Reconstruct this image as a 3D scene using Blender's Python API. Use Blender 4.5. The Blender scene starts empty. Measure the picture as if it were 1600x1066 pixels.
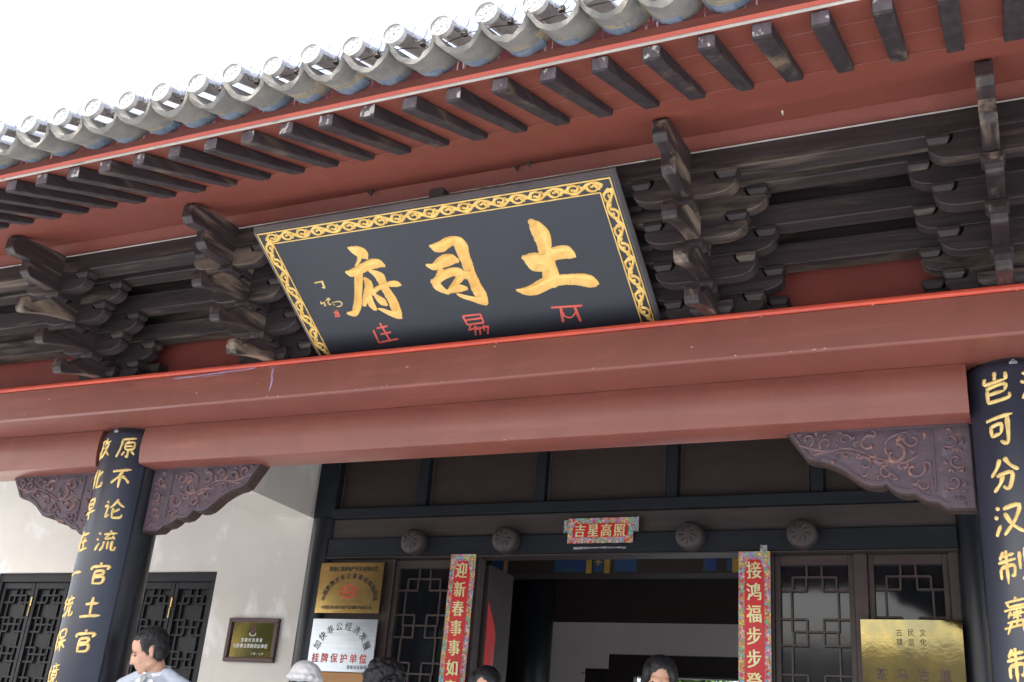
import bpy, bmesh, math, random, json
from mathutils import Vector, Matrix, noise
random.seed(7)
C = bpy.context.scene.collection
S = bpy.context.scene
# ---------------- camera (at the origin; the street lies 1.55 m below) ----------------
cd = bpy.data.cameras.new('camera'); cam = bpy.data.objects.new('camera', cd); C.objects.link(cam)
cam.rotation_mode = 'QUATERNION'
cr = Vector((0.90817402, 0.41087390, 0.08001624)); cu = Vector((0.09223562, -0.38288017, 0.91918190)); cf = Vector((-0.40830448, 0.82739677, 0.38561903))
cam.rotation_quaternion = Matrix((cr, cu, -cf)).transposed().to_quaternion()
cd.sensor_width = 36.0; cd.lens = 36.0 * 1715.17 / 1600.0
cd.clip_start = 0.05; cd.clip_end = 600
S.camera = cam
# ---------------- light ----------------
SUN = Vector((-0.36, -0.48, 0.80)).normalized()
el = math.asin(SUN.z)
W = bpy.data.worlds.new('World'); S.world = W; W.use_nodes = True
nt = W.node_tree; bg = nt.nodes['Background']
sky = nt.nodes.new('ShaderNodeTexSky'); sky.sky_type = 'NISHITA'; sky.sun_disc = False
sky.sun_elevation = el; sky.sun_rotation = math.atan2(SUN.x, SUN.y)
sky.air_density = 1.1; sky.dust_density = 6.0; sky.ozone_density = 0.8
bg.inputs[1].default_value = 0.15
# thin high cloud veil spread over the whole sky
wtc = nt.nodes.new('ShaderNodeTexCoord'); wn_ = nt.nodes.new('ShaderNodeTexNoise'); wn_.inputs['Scale'].default_value = 2.2; wn_.inputs['Detail'].default_value = 6
wr = nt.nodes.new('ShaderNodeMapRange'); wr.inputs[1].default_value = .3; wr.inputs[2].default_value = .7; wr.inputs[3].default_value = .55; wr.inputs[4].default_value = 1.15
wx = nt.nodes.new('ShaderNodeMix'); wx.data_type = 'RGBA'; wx.blend_type = 'ADD'; wx.inputs[7].default_value = (1.0, .98, 1.02, 1)
nt.links.new(wtc.outputs['Generated'], wn_.inputs['Vector']); nt.links.new(wn_.outputs['Fac'], wr.inputs[0]); nt.links.new(wr.outputs[0], wx.inputs[0])
nt.links.new(sky.outputs[0], wx.inputs[6]); nt.links.new(wx.outputs[2], bg.inputs[0]); wx.clamp_factor = False
sd = bpy.data.lights.new('sun', 'SUN'); sd.energy = 3.4; sd.angle = math.radians(0.55); sd.color = (1.0, 0.98, 0.95)
so = bpy.data.objects.new('sun', sd); C.objects.link(so); so.rotation_mode = 'QUATERNION'
so.rotation_quaternion = (-SUN).to_track_quat('-Z', 'Y'); so.location = (-6, -8, 14)
S.view_settings.view_transform = 'Standard'; S.view_settings.look = 'None'
S.view_settings.exposure = 1.84; S.view_settings.gamma = 1.0; S.view_settings.use_curve_mapping = False
S.render.engine = 'CYCLES'
S.cycles.max_bounces = 8; S.cycles.diffuse_bounces = 5; S.cycles.glossy_bounces = 4
S.cycles.transmission_bounces = 4; S.cycles.transparent_max_bounces = 6
S.cycles.sample_clamp_indirect = 8.0; S.cycles.use_denoising = True

# ---------------- materials ----------------
def mat(name, c1, c2=None, scale=(6, 6, 6), rough=0.6, rvar=0.1, bump=0.0, bscale=60, metal=0.0, spots=(), spec=0.5, mix=(0.4, 0.65), coat=0.0, detail=6.0, streak=None, bumpst=None):
    m = bpy.data.materials.new(name); m.use_nodes = True
    t = m.node_tree; N = t.nodes; L = t.links; b = N['Principled BSDF']
    tc = N.new('ShaderNodeTexCoord'); oi = N.new('ShaderNodeObjectInfo')
    va = N.new('ShaderNodeVectorMath'); va.operation = 'ADD'
    vm = N.new('ShaderNodeVectorMath'); vm.operation = 'MULTIPLY'; vm.inputs[1].default_value = (17, 29, 11)
    L.new(oi.outputs['Random'], vm.inputs[0]); L.new(tc.outputs['Object'], va.inputs[0]); L.new(vm.outputs[0], va.inputs[1])
    def nz(sc, det=6.0, rg=0.6, dist=0.0):
        mp = N.new('ShaderNodeMapping'); mp.inputs['Scale'].default_value = sc if isinstance(sc, (tuple, list)) else (sc,) * 3
        n = N.new('ShaderNodeTexNoise'); n.inputs['Scale'].default_value = 1.0; n.inputs['Detail'].default_value = det
        n.inputs['Roughness'].default_value = rg; n.inputs['Distortion'].default_value = dist
        L.new(va.outputs[0], mp.inputs[0]); L.new(mp.outputs[0], n.inputs['Vector']); return n.outputs['Fac']
    def ramp(src, a, bb):
        r = N.new('ShaderNodeMapRange'); r.inputs[1].default_value = a; r.inputs[2].default_value = bb
        L.new(src, r.inputs[0]); return r.outputs[0]
    def mixc(f, a, bb):
        x = N.new('ShaderNodeMix'); x.data_type = 'RGBA'; L.new(f, x.inputs[0])
        for i, v in ((6, a), (7, bb)):
            if isinstance(v, (tuple, list)): x.inputs[i].default_value = (*v[:3], 1)
            else: L.new(v, x.inputs[i])
        return x.outputs[2]
    col = None
    base = nz(scale, detail)
    c2 = c2 or tuple(v * 0.8 for v in c1)
    col = mixc(ramp(base, *mix), c1, c2)
    for (sc, lo, hi, cc) in spots:
        col = mixc(ramp(nz(sc, 7.0, 0.65, 0.3), lo, hi), col, cc)
    L.new(col, b.inputs['Base Color'])
    rn = nz(4.0, 4.0); mr = N.new('ShaderNodeMapRange'); mr.inputs[3].default_value = max(rough - rvar, .02); mr.inputs[4].default_value = rough + rvar
    L.new(rn, mr.inputs[0]); L.new(mr.outputs[0], b.inputs['Roughness'])
    b.inputs['Metallic'].default_value = metal; b.inputs['Specular IOR Level'].default_value = spec
    if coat: b.inputs['Coat Weight'].default_value = coat; b.inputs['Coat Roughness'].default_value = 0.30
    if bump:
        bp = N.new('ShaderNodeBump'); bp.inputs['Strength'].default_value = bump; bp.inputs['Distance'].default_value = 0.004
        L.new(nz(bumpst or bscale, 8.0, 0.65), bp.inputs['Height']); L.new(bp.outputs[0], b.inputs['Normal'])
    return m
def wood(name, ax, c1, c2, worn, rough=0.6, lo=0.52, hi=0.70):
    sc = [38.0, 38.0, 38.0]; sc[ax] = 2.2
    w = [7.0, 7.0, 7.0]; w[ax] = 0.9
    return mat(name, c1, c2, tuple(sc), rough, 0.12, 0.55, spots=[(tuple(w), lo, hi, worn), (tuple(v * 1.6 for v in sc), .62, .75, tuple(v * .5 for v in c1))], bumpst=tuple(v * 1.7 for v in sc), spec=.35)
DK1, DK2, WORN = (.024, .0175, .018), (.043, .032, .031), (.17, .13, .095)
M = {}
M['wood_x'] = wood('dark_wood_along_x', 0, DK1, DK2, WORN)
M['wood_y'] = wood('dark_wood_along_y', 1, DK1, DK2, WORN)
M['wood_arm'] = wood('dark_wood_bracket_arm', 0, (.025, .018, .0185), (.046, .034, .034), WORN, .55, .55, .70)
M['wood_nose'] = wood('dark_wood_bracket_nose', 1, (.030, .0215, .0225), (.054, .040, .040), (.28, .22, .16), .45, .53, .66)
M['rafter'] = wood('dark_wood_rafter', 1, (.024, .018, .021), (.045, .035, .037), (.17, .125, .08), .65, .57, .70)
M['rafter_end'] = mat('weathered_rafter_end', (.17, .14, .155), (.10, .08, .09), (30, 30, 8), .7, .1, .6, spots=[((26, 26, 18), .57, .60, (.62, .60, .54))], bscale=140)
M['red'] = mat('brick_red_paint', (.205, .064, .045), (.18, .055, .039), (3, 3, 3), .42, .1, .22, bscale=7, spots=[((1.2, 5, 9), .55, .75, (.28, .085, .065)), ((.8, 14, 22), .62, .78, (.20, .06, .055)), ((30, 6, 2.5), .70, .76, (.32, .14, .125)), ((60, 60, 60), .715, .73, (.6, .55, .5))], spec=.55, coat=.3)
M['red_soffit'] = mat('red_soffit_boards', (.205, .053, .035), (.175, .045, .029), (.9, 5, 5), .55, .1, .2, bscale=30, spots=[((3, 3, 3), .6, .8, (.29, .08, .055)), ((14, 14, 14), .74, .78, (.16, .05, .04)), ((90, 90, 90), .78, .8, (.6, .55, .5))])
M['red_wall'] = mat('red_board_between_brackets', (.22, .045, .03), (.17, .035, .025), (2, 2, 3), .6, .1, .2)
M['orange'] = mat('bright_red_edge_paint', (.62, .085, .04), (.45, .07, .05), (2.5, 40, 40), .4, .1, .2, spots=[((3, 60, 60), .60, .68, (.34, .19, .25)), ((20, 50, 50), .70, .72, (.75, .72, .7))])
M['fascia_bounce'] = mat('bounce_tinted_fascia_red', (.42, .075, .04), (.36, .06, .04), (6, 6, 6), .5, .1, .2, spots=[((5, 40, 40), .66, .68, (.38, .40, .33))])  # fascia red with the warm ground bounce put into its colour
M['smear'] = mat('pale_violet_paint_smear', (.34, .28, .42), (.26, .15, .2), (30, 30, 30), .6)
M['chip'] = mat('white_paint_chip', (.66, .62, .56), (.5, .4, .36), (30, 30, 30), .7)
M['caulk'] = mat('white_caulk', (.62, .60, .54), (.45, .44, .40), (5, 30, 30), .7, spots=[((4, 20, 20), .60, .63, (.22, .24, .20))])
M['drip_board'] = mat('paint_streaked_board', (.27, .075, .075), (.2, .055, .06), (3, 3, 3), .6, .1, .2, spots=[((75, 75, 3.5), .59, .61, (.72, .70, .68)), ((4, 4, 4), .62, .8, (.36, .17, .17))])
M['tile'] = mat('grey_clay_tile', (.19, .18, .16), (.125, .122, .115), (9, 9, 9), .85, .08, .8, spots=[((5, 5, 5), .55, .7, (.25, .225, .17)), ((30, 30, 30), .66, .74, (.07, .07, .065)), ((22, 22, 22), .70, .76, (.40, .40, .38))], bscale=90)
M['tile_blue'] = mat('grey_blue_clay_tile', (.14, .175, .225), (.09, .12, .16), (9, 9, 9), .85, .08, .8, spots=[((6, 6, 6), .58, .7, (.24, .235, .2)), ((40, 40, 40), .70, .76, (.42, .43, .42))], bscale=90)
M['tile_skylit'] = mat('sky_tinted_round_tile', (.36, .37, .40), (.26, .27, .30), (9, 9, 9), .8, .08, .8, spots=[((12, 12, 12), .6, .7, (.16, .16, .16))], bscale=90)  # grey clay lightened and blued, sky light on the round tiles is in the colour
M['mortar'] = mat('tan_mortar', (.27, .215, .14), (.19, .17, .13), (14, 14, 14), .9, .05, 1.0, bscale=70)
M['disc'] = mat('pale_tile_disc', (.42, .42, .41), (.30, .30, .30), (20, 20, 20), .85, .05, .6, bscale=120)
M['plaque'] = mat('black_plaque_lacquer', (.018, .023, .032), (.022, .027, .036), (2, 2, 2), .52, .06, .04, bscale=20, spots=[((30, 30, 30), .79, .82, (.10, .09, .09))], spec=.6)
M['plaque_rim'] = mat('dark_plaque_rim', (.17, .165, .165), (.13, .125, .125), (4, 4, 4), .45, .08, .2)
M['gold'] = mat('gold_paint', (.84, .58, .20), (.76, .47, .14), (12, 12, 12), .48, .08, .3, bscale=60, metal=.2, spots=[((9, 9, 9), .56, .75, (.66, .36, .10))])
M['gold2'] = mat('pale_gold_paint', (.84, .57, .17), (.66, .42, .11), (30, 30, 30), .4, .08, .3, bscale=90, metal=.2)
M['gold3'] = mat('couplet_gold_paint', (.78, .58, .22), (.60, .42, .14), (25, 25, 25), .45, .08, .3, bscale=90, metal=.15)
M['redmark'] = mat('red_mark_paint', (.66, .11, .08), (.55, .09, .065), (20, 20, 20), .5)
M['board'] = mat('navy_black_lacquer_board', (.012, .015, .030), (.016, .020, .035), (1.2, 1.2, .5), .36, .06, .05, bscale=25, spec=.5)
M['column'] = mat('black_lacquer_column', (.010, .012, .017), (.016, .018, .022), (3, 3, .5), .34, .07, .08, bscale=20, spots=[((40, 40, 12), .78, .8, (.2, .19, .17))])
M['queti'] = mat('carved_purple_brown_wood', (.080, .052, .066), (.052, .036, .048), (14, 14, 14), .55, .1, .7, bscale=60, spots=[((16, 16, 16), .60, .72, (.20, .085, .055)), ((9, 9, 9), .62, .75, (.10, .085, .13))])
M['queti_hi'] = mat('worn_copper_carving', (.15, .085, .085), (.095, .058, .075), (25, 25, 25), .5, .1, .5, bscale=80, spots=[((20, 20, 20), .56, .68, (.32, .15, .09))])
M['queti_edge'] = mat('brown_carving_edge', (.05, .026, .02), (.035, .02, .016), (10, 10, 10), .6, .1, .4)
M['plaster'] = mat('cream_plaster', (.64, .60, .54), (.58, .545, .49), (1.2, 1.2, 1.2), .85, .05, .25, bscale=18, spots=[((2.2, 2.2, 1.4), .56, .66, (.74, .72, .69)), ((5, 5, 1.2), .60, .78, (.56, .52, .47)), ((40, 40, 9), .70, .78, (.5, .46, .42))])
M['darkframe'] = mat('black_brown_frame_wood', (.009, .009, .012), (.014, .012, .014), (4, 4, 20), .6, .1, .3, bscale=40, spec=.3)
M['doorwood'] = mat('brown_door_wood', (.042, .027, .024), (.056, .037, .032), (5, 5, 24), .5, .1, .35, bscale=40, spots=[((6, 6, 2), .68, .78, (.08, .055, .05))])
M['panelwood'] = mat('dark_board_panel', (.024, .015, .012), (.032, .020, .016), (3, 3, 20), .55, .1, .3, bscale=40)
M['lintel'] = mat('brown_lintel_wood', (.034, .025, .023), (.050, .036, .031), (2.5, 24, 24), .55, .1, .35, spots=[((2.0, 9, 9), .62, .75, (.085, .05, .045))], bscale=40)
M['lintel_blue'] = mat('blue_black_lintel_wood', (.008, .010, .014), (.012, .014, .017), (2.5, 24, 24), .6, .1, .3, bscale=40, spec=.3)
M['pin'] = mat('carved_door_pin_wood', (.052, .038, .034), (.034, .026, .024), (30, 30, 30), .6, .1, .8, bscale=60)
M['floor'] = mat('grey_stone_paving', (.30, .32, .345), (.24, .255, .275), (2, 2, 2), .8, .1, .4, bscale=30)
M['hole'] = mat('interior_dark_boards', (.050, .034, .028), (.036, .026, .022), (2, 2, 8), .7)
M['inwall'] = mat('grey_interior_plaster', (.84, .76, .73), (.78, .70, .67), (1, 1, 1), .9, .05, .1)
M['yellow'] = mat('yellow_beam_paint', (.55, .33, .07), (.45, .27, .05), (10, 10, 10), .6)
M['blue'] = mat('blue_beam_paint', (.03, .06, .22), (.03, .12, .12), (12, 12, 12), .6)
M['brass'] = mat('brushed_brass', (.62, .44, .18), (.55, .38, .14), (2, 2, 60), .26, .05, .08, bscale=60, metal=1.0)
M['brass_mirror'] = mat('polished_brass', (.17, .15, .08), (.27, .21, .08), (7, 7, 5), .07, .03, .22, bscale=1.6, metal=1.0)
M['silver'] = mat('brushed_steel', (.62, .68, .76), (.54, .60, .68), (2, 2, 60), .30, .05, .08, bscale=60, metal=1.0)
M['ink'] = mat('black_ink', (.015, .013, .012), (.02, .018, .016), (5, 5, 5), .5)
M['redink'] = mat('red_ink', (.62, .05, .03), (.55, .04, .03), (5, 5, 5), .5)
M['whiteink'] = mat('white_ink', (.72, .72, .70), (.66, .66, .64), (5, 5, 5), .5)
M['redpaper'] = mat('red_couplet_paper', (.62, .02, .022), (.52, .018, .02), (6, 6, 6), .45, .1, .15, bscale=15)
M['goldprint'] = mat('pale_gold_print', (.74, .72, .42), (.70, .60, .25), (14, 14, 14), .4, .1, .2, metal=.2)
M['orangewood'] = mat('orange_pine_board', (.46, .23, .08), (.40, .19, .06), (3, 3, 18), .5)
M['frame_maroon'] = mat('maroon_picture_frame', (.060, .022, .024), (.045, .018, .02), (5, 5, 5), .35)
M['iron'] = mat('rusty_iron', (.03, .025, .022), (.05, .035, .03), (20, 20, 20), .7)
M['steelclip'] = mat('galvanised_clip', (.45, .47, .5), (.35, .36, .4), (20, 20, 20), .35, .1, 0, metal=.9)
M['tape'] = mat('clear_tape', (.40, .40, .40), (.12, .12, .12), (60, 60, 60), .25, .1, .8, bscale=40)
M['skin'] = mat('skin', (.52, .30, .20), (.48, .26, .17), (9, 9, 9), .5, .06, .12, bscale=80)
M['hair'] = mat('black_hair', (.006, .006, .008), (.012, .010, .011), (60, 60, 60), .55, .08, .6, bscale=160)
M['jacket'] = mat('pale_blue_white_jacket', (.44, .49, .56), (.39, .44, .51), (5, 5, 5), .8, .05, .8, bscale=14)
M['shirt'] = mat('white_shirt', (.78, .78, .76), (.7, .7, .7), (6, 6, 6), .8)
M['tie'] = mat('grey_tie', (.30, .31, .30), (.24, .25, .25), (30, 30, 30), .6)
M['trousers'] = mat('dark_trousers', (.03, .033, .045), (.04, .042, .05), (9, 9, 9), .8)
M['shoe'] = mat('black_shoe', (.015, .014, .014), (.02, .02, .02), (9, 9, 9), .35)
M['teal'] = mat('teal_coat', (.05, .15, .17), (.04, .12, .15), (9, 9, 9), .8)
M['plum'] = mat('plum_coat', (.16, .05, .08), (.13, .04, .07), (9, 9, 9), .8)
M['greycoat'] = mat('grey_coat', (.18, .18, .2), (.14, .14, .16), (9, 9, 9), .8)
M['greencoat'] = mat('green_coat', (.07, .13, .07), (.05, .1, .05), (9, 9, 9), .8)
M['hat'] = mat('white_spotted_hat', (.80, .79, .77), (.72, .72, .72), (8, 8, 8), .85, .05, .4, bscale=50, spots=[((75, 75, 75), .665, .68, (.03, .035, .06))])
M['eye'] = mat('eye', (.03, .02, .015), (.05, .03, .02), (5, 5, 5), .2)
M['leaf'] = mat('green_leaf', (.10, .17, .03), (.06, .12, .02), (5, 5, 5), .5)
M['bark'] = mat('bark', (.10, .075, .05), (.06, .045, .03), (9, 9, 3), .9, .05, .8)
def floral():
    m = mat('floral_paper_border', (.8, .3, .3)); t = m.node_tree; N = t.nodes; L = t.links; b = N['Principled BSDF']
    tc = N.new('ShaderNodeTexCoord'); v = N.new('ShaderNodeTexVoronoi'); v.inputs['Scale'].default_value = 62; v.inputs['Randomness'].default_value = 1
    L.new(tc.outputs['Object'], v.inputs['Vector'])
    s = N.new('ShaderNodeSeparateColor'); L.new(v.outputs['Color'], s.inputs[0])
    r = N.new('ShaderNodeValToRGB'); r.color_ramp.interpolation = 'CONSTANT'
    cols = [(.60, .50, .30), (.60, .05, .08), (.16, .45, .22), (.66, .30, .10), (.50, .20, .55), (.15, .50, .60), (.75, .40, .48), (.70, .55, .12)]
    e = r.color_ramp.elements; e[0].color = (*cols[0], 1); e[1].position = .9; e[1].color = (*cols[-1], 1)
    for i in range(1, 7):
        q = e.new(i * .13); q.color = (*cols[i], 1)
    L.new(s.outputs[0], r.inputs[0])
    v2 = N.new('ShaderNodeTexVoronoi'); v2.inputs['Scale'].default_value = 62; v2.feature = 'DISTANCE_TO_EDGE'; L.new(tc.outputs['Object'], v2.inputs['Vector'])
    mr = N.new('ShaderNodeMapRange'); mr.inputs[1].default_value = .03; mr.inputs[2].default_value = .12; L.new(v2.outputs['Distance'], mr.inputs[0])
    x = N.new('ShaderNodeMix'); x.data_type = 'RGBA'; x.inputs[6].default_value = (.30, .16, .10, 1); L.new(mr.outputs[0], x.inputs[0]); L.new(r.outputs[0], x.inputs[7])
    L.new(x.outputs[2], b.inputs['Base Color']); b.inputs['Roughness'].default_value = .4
    return m
M['floral'] = floral()
def glassm(name, tint, rough=.03):
    m = bpy.data.materials.new(name); m.use_nodes = True; b = m.node_tree.nodes['Principled BSDF']
    b.inputs['Base Color'].default_value = (*tint, 1); b.inputs['Roughness'].default_value = rough; b.inputs['Transmission Weight'].default_value = .85; b.inputs['IOR'].default_value = 1.12
    return m
M['pane'] = mat('dark_window_pane', (.008, .009, .011), (.011, .012, .014), (2, 2, 2), .08, .03, .12, bscale=3, spec=.45)
M['pane_matt'] = mat('matt_window_pane', (.010, .011, .012), (.016, .017, .018), (3, 3, 3), .35, .1, .1, bscale=6, spec=.2)  # rougher and less reflective than the door panes
M['bulb'] = glassm('clear_bulb_glass', (.86, .92, 1.0))

# a scratch scene so that baking one object never re-evaluates everything else
TMP = bpy.data.scenes.new('scratch')
def baked(o):
    TMP.collection.objects.link(o); vl = TMP.view_layers[0]; vl.update(); dg = vl.depsgraph; dg.update()
    me = bpy.data.meshes.new_from_object(o.evaluated_get(dg)); TMP.collection.objects.unlink(o); return me
# ---------------- object helpers ----------------
def tag(o, label=None, cat=None, group=None, kind=None):
    if label: o['label'] = label
    if cat: o['category'] = cat
    if group: o['group'] = group
    if kind: o['kind'] = kind
    return o
def empty(name, loc, label, cat, group=None):
    o = bpy.data.objects.new(name, None); C.objects.link(o); o.location = loc; o.empty_display_size = .1
    return tag(o, label, cat, group)
def link(name, me, parent=None, loc=None, kind=None):
    o = bpy.data.objects.new(name, me); C.objects.link(o)
    if loc is not None: o.location = loc
    if parent is not None: o.parent = parent
    if kind: o['kind'] = kind
    return o
class MB:
    """collects faces in world coordinates, builds one mesh object"""
    def __init__(s): s.v = []; s.f = []; s.mi = []; s.cur = 0
    def add(s, vs, fs):
        n = len(s.v); s.v += [tuple(p) for p in vs]
        for f in fs: s.f.append(tuple(i + n for i in f)); s.mi.append(s.cur)
        return s
    def box(s, x0, x1, y0, y1, z0, z1):
        vs = [(x, y, z) for z in (z0, z1) for y in (y0, y1) for x in (x0, x1)]
        return s.add(vs, [(0, 2, 3, 1), (4, 5, 7, 6), (0, 1, 5, 4), (2, 6, 7, 3), (0, 4, 6, 2), (1, 3, 7, 5)])
    def prism(s, prof, a0, a1, ax='x'):
        """profile polygon extruded along ax. ax x: prof=(y,z); y: prof=(x,z); z: prof=(x,y)"""
        n = len(prof)
        def P(p, a): return {'x': (a, p[0], p[1]), 'y': (p[0], a, p[1]), 'z': (p[0], p[1], a)}[ax]
        vs = [P(p, a0) for p in prof] + [P(p, a1) for p in prof]
        area = sum(prof[i][0] * prof[(i + 1) % n][1] - prof[(i + 1) % n][0] * prof[i][1] for i in range(n))
        fs = [(i, (i + 1) % n, (i + 1) % n + n, i + n) for i in range(n)] + [tuple(range(n))[::-1], tuple(range(n, 2 * n))]
        flip = (area < 0) ^ (ax == 'y')
        if flip: fs = [f[::-1] for f in fs]
        return s.add(vs, fs)
    def cyl(s, p0, p1, r0, r1=None, n=16, caps=True):
        r1 = r0 if r1 is None else r1
        p0 = Vector(p0); p1 = Vector(p1); d = (p1 - p0).normalized(); a = d.orthogonal().normalized(); b = d.cross(a)
        vs = [p0 + (a * math.cos(t) + b * math.sin(t)) * r0 for t in [2 * math.pi * i / n for i in range(n)]]
        vs += [p1 + (a * math.cos(t) + b * math.sin(t)) * r1 for t in [2 * math.pi * i / n for i in range(n)]]
        fs = [(i, (i + 1) % n, (i + 1) % n + n, i + n) for i in range(n)]
        if caps: fs += [tuple(range(n))[::-1], tuple(range(n, 2 * n))]
        return s.add(vs, fs)
    def tube(s, pts, r, n=6):
        for a, b in zip(pts[:-1], pts[1:]): s.cyl(a, b, r, r, n)
        return s
    def mesh(s, name, mats, org=(0, 0, 0), smooth=False):
        me = bpy.data.meshes.new(name)
        me.from_pydata([(a - org[0], b - org[1], c - org[2]) for a, b, c in s.v], [], s.f)
        for m in (mats if isinstance(mats, (list, tuple)) else [mats]): me.materials.append(m)
        me.polygons.foreach_set('material_index', s.mi)
        if smooth: me.shade_smooth()
        me.update(); return me
    def build(s, name, mats, parent=None, org=None, smooth=False, kind=None, bevel=0, seg=1):
        base = Vector(parent_world(parent)) if parent is not None else Vector((0, 0, 0))
        o_ = Vector(org) if org is not None else base
        me = s.mesh(name, mats, o_, smooth)
        ob = link(name, me, parent, tuple(o_ - base), kind)
        if bevel: bev(ob, bevel, seg)
        return ob
def parent_world(p):
    v = Vector((0, 0, 0))
    while p is not None: v += p.location; p = p.parent
    return v
def bev(o, w, seg=1):
    b = o.modifiers.new('bevel', 'BEVEL'); b.width = w; b.segments = seg; b.limit_method = 'ANGLE'; b.angle_limit = math.radians(35); b.harden_normals = False
    return o
def copy(o, parent, loc=None, name=None):
    c = o.copy(); C.objects.link(c); c.parent = parent
    if loc is not None: c.location = loc
    return c
def autosmooth(me, ang=35):
    me.shade_smooth()
    try: me.set_sharp_from_angle(angle=math.radians(ang))
    except Exception: pass
# plane frames for lettering
class Plane:
    def __init__(s, o, u, v, n): s.o, s.u, s.v, s.n = map(Vector, (o, u, v, n))
    def __call__(s, a, b, h=0.0): return s.o + s.u * a + s.v * b + s.n * h
def catmull(P, k=5):
    if len(P) < 3:
        return [[a + (b - a) * t / k for a, b in zip(P[0], P[1])] for t in range(k + 1)]
    out = []
    for i in range(len(P) - 1):
        p0 = P[max(i - 1, 0)]; p1 = P[i]; p2 = P[i + 1]; p3 = P[min(i + 2, len(P) - 1)]
        for t in [j / k for j in range(k)]:
            out.append([.5 * (2 * b + (c - a) * t + (2 * a - 5 * b + 4 * c - d) * t * t + (3 * b - a - 3 * c + d) * t ** 3) for a, b, c, d in zip(p0, p1, p2, p3)])
    out.append(list(P[-1])); return out
def ribbon(mb, L, Cc, Rr, f, h):
    """carved stroke: left edge, raised centre line, right edge in plane coordinates"""
    n = len(Cc); vs = []
    for i in range(n):
        e = min(1.0, min(i, n - 1 - i) / 2.0 + .25)
        vs += [f(L[i][0], L[i][1], 0), f(L[i][0] * .82 + Cc[i][0] * .18, L[i][1] * .82 + Cc[i][1] * .18, h * .55 * e), f(Cc[i][0], Cc[i][1], h * e), f(Rr[i][0] * .82 + Cc[i][0] * .18, Rr[i][1] * .82 + Cc[i][1] * .18, h * .55 * e), f(Rr[i][0], Rr[i][1], 0)]
    fs = []
    for i in range(n - 1):
        for k in range(4): fs.append((i * 5 + k, i * 5 + k + 1, i * 5 + 5 + k + 1, i * 5 + 5 + k))
    fs += [(0, 1, 2, 3, 4), tuple((n - 1) * 5 + k for k in (4, 3, 2, 1, 0))]
    mb.add(vs, fs)
def brush(mb, pts, w, f, h, k=5):
    """one brush stroke along pts (plane coords), full width w, fat start and tapering end"""
    P = catmull(pts, k); n = len(P); L = []; R = []
    for i in range(n):
        a = P[max(i - 1, 0)]; b = P[min(i + 1, n - 1)]; dx, dy = b[0] - a[0], b[1] - a[1]; d = math.hypot(dx, dy) or 1
        t = i / (n - 1); ww = w * .5 * (1.12 - .35 * math.sin(math.pi * t) - (.45 * max(0, t - .72) / .28) + .12 * math.sin(t * 9 + w * 900 + pts[0][0] * 70))
        if i == 0: ww *= .55
        if i == n - 1: ww *= .5
        L.append((P[i][0] - dy / d * ww, P[i][1] + dx / d * ww)); R.append((P[i][0] + dy / d * ww, P[i][1] - dx / d * ww))
    ribbon(mb, L, P, R, f, h)
XL, XR = -4.79, 0.02            # column axes
YA = 4.80                       # column line
YD = 6.45                       # door wall face
ZF = -0.95                      # platform floor
ZG = -1.55                      # street
# ================= ground, platform =================
g = MB(); g.box(-150, 150, -150, 150, ZG - .3, ZG); g.build('ground', M['floor'], kind='structure')
g = MB(); g.box(-11, 5, 3.55, 14.5, ZG - .1, ZF); o = g.build('platform', M['floor'], kind='structure', bevel=.02)
g = MB(); g.box(-11, 5, 3.2, 3.55, ZG - .1, ZF - .15); g.box(-11, 5, 2.85, 3.2, ZG - .1, ZF - .30); g.box(-11, 5, 2.5, 2.85, ZG - .1, ZF - .45); g.build('steps', M['floor'], kind='structure', bevel=.015)

# ================= roof =================
def soffit(y): return 2.310 + (y - 2.768) * 0.3464
roof = empty('tiled_roof', (-2.5, 4.0, 2.65), 'grey tiled roof whose deep eave has a red soffit and dark rafters, above the whole gateway', 'roof')
# soffit boards
ys = [2.768, 2.97, 3.167, 3.37, 3.897]
for i in range(4):
    y0, y1 = ys[i] + .0012, ys[i + 1] - .0012; d = .0 if i != 3 else .003
    g = MB(); g.prism([(y0, soffit(y0) - d), (y1, soffit(y1) - d), (y1, soffit(y1) + .03), (y0, soffit(y0) + .03)], -7.6, 2.4)
    g.build('soffit_board', M['red_soffit'], roof, bevel=.002)
g = MB(); g.prism([(2.768, soffit(2.768) + .031), (2.768, soffit(2.768) + .075), (6.05, soffit(6.05) + .12), (14.6, 3.02), (14.6, 2.93), (6.05, soffit(6.05) + .031)], -7.6, 2.4)
g.build('roof_deck', M['tile'], roof)
g = MB(); g.box(-7.6, 2.4, 5.93, 6.12, 3.5, 3.95); g.build('ridge', M['tile'], roof, bevel=.03)
g = MB(); g.prism([(3.930, 2.6205), (3.898, soffit(3.898) - .003), (3.898, soffit(3.898) + .03), (3.975, soffit(3.975) + .01), (3.975, 2.622)], -7.6, 2.4); g.build('filler_board', M['red_soffit'], roof)
# fascia
g = MB(); g.prism([(2.7383, 2.3085), (2.7414, 2.3411), (2.7681, 2.3411), (2.7681, 2.3049), (2.7500, 2.3010)], -7.6, 2.4); g.build('fascia_board', M['red'], roof)
g = MB(); g.prism([(2.7375, 2.3075), (2.7495, 2.2998), (2.7495, 2.2965), (2.7365, 2.3050)], -7.6, 2.4); g.build('fascia_lip', M['fascia_bounce'], roof)
g = MB(); g.prism([(2.7500, 2.2915), (2.7700, 2.3000), (2.7700, 2.3040), (2.7500, 2.2960)], -7.6, -.163); g.build('caulk_line', M['caulk'], roof)
g = MB(); g.prism([(2.7553, 2.3411), (2.7553, 2.4082), (2.7808, 2.4082), (2.7808, 2.3411)], -7.6, 2.4); g.build('streaked_board', M['drip_board'], roof)
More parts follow.
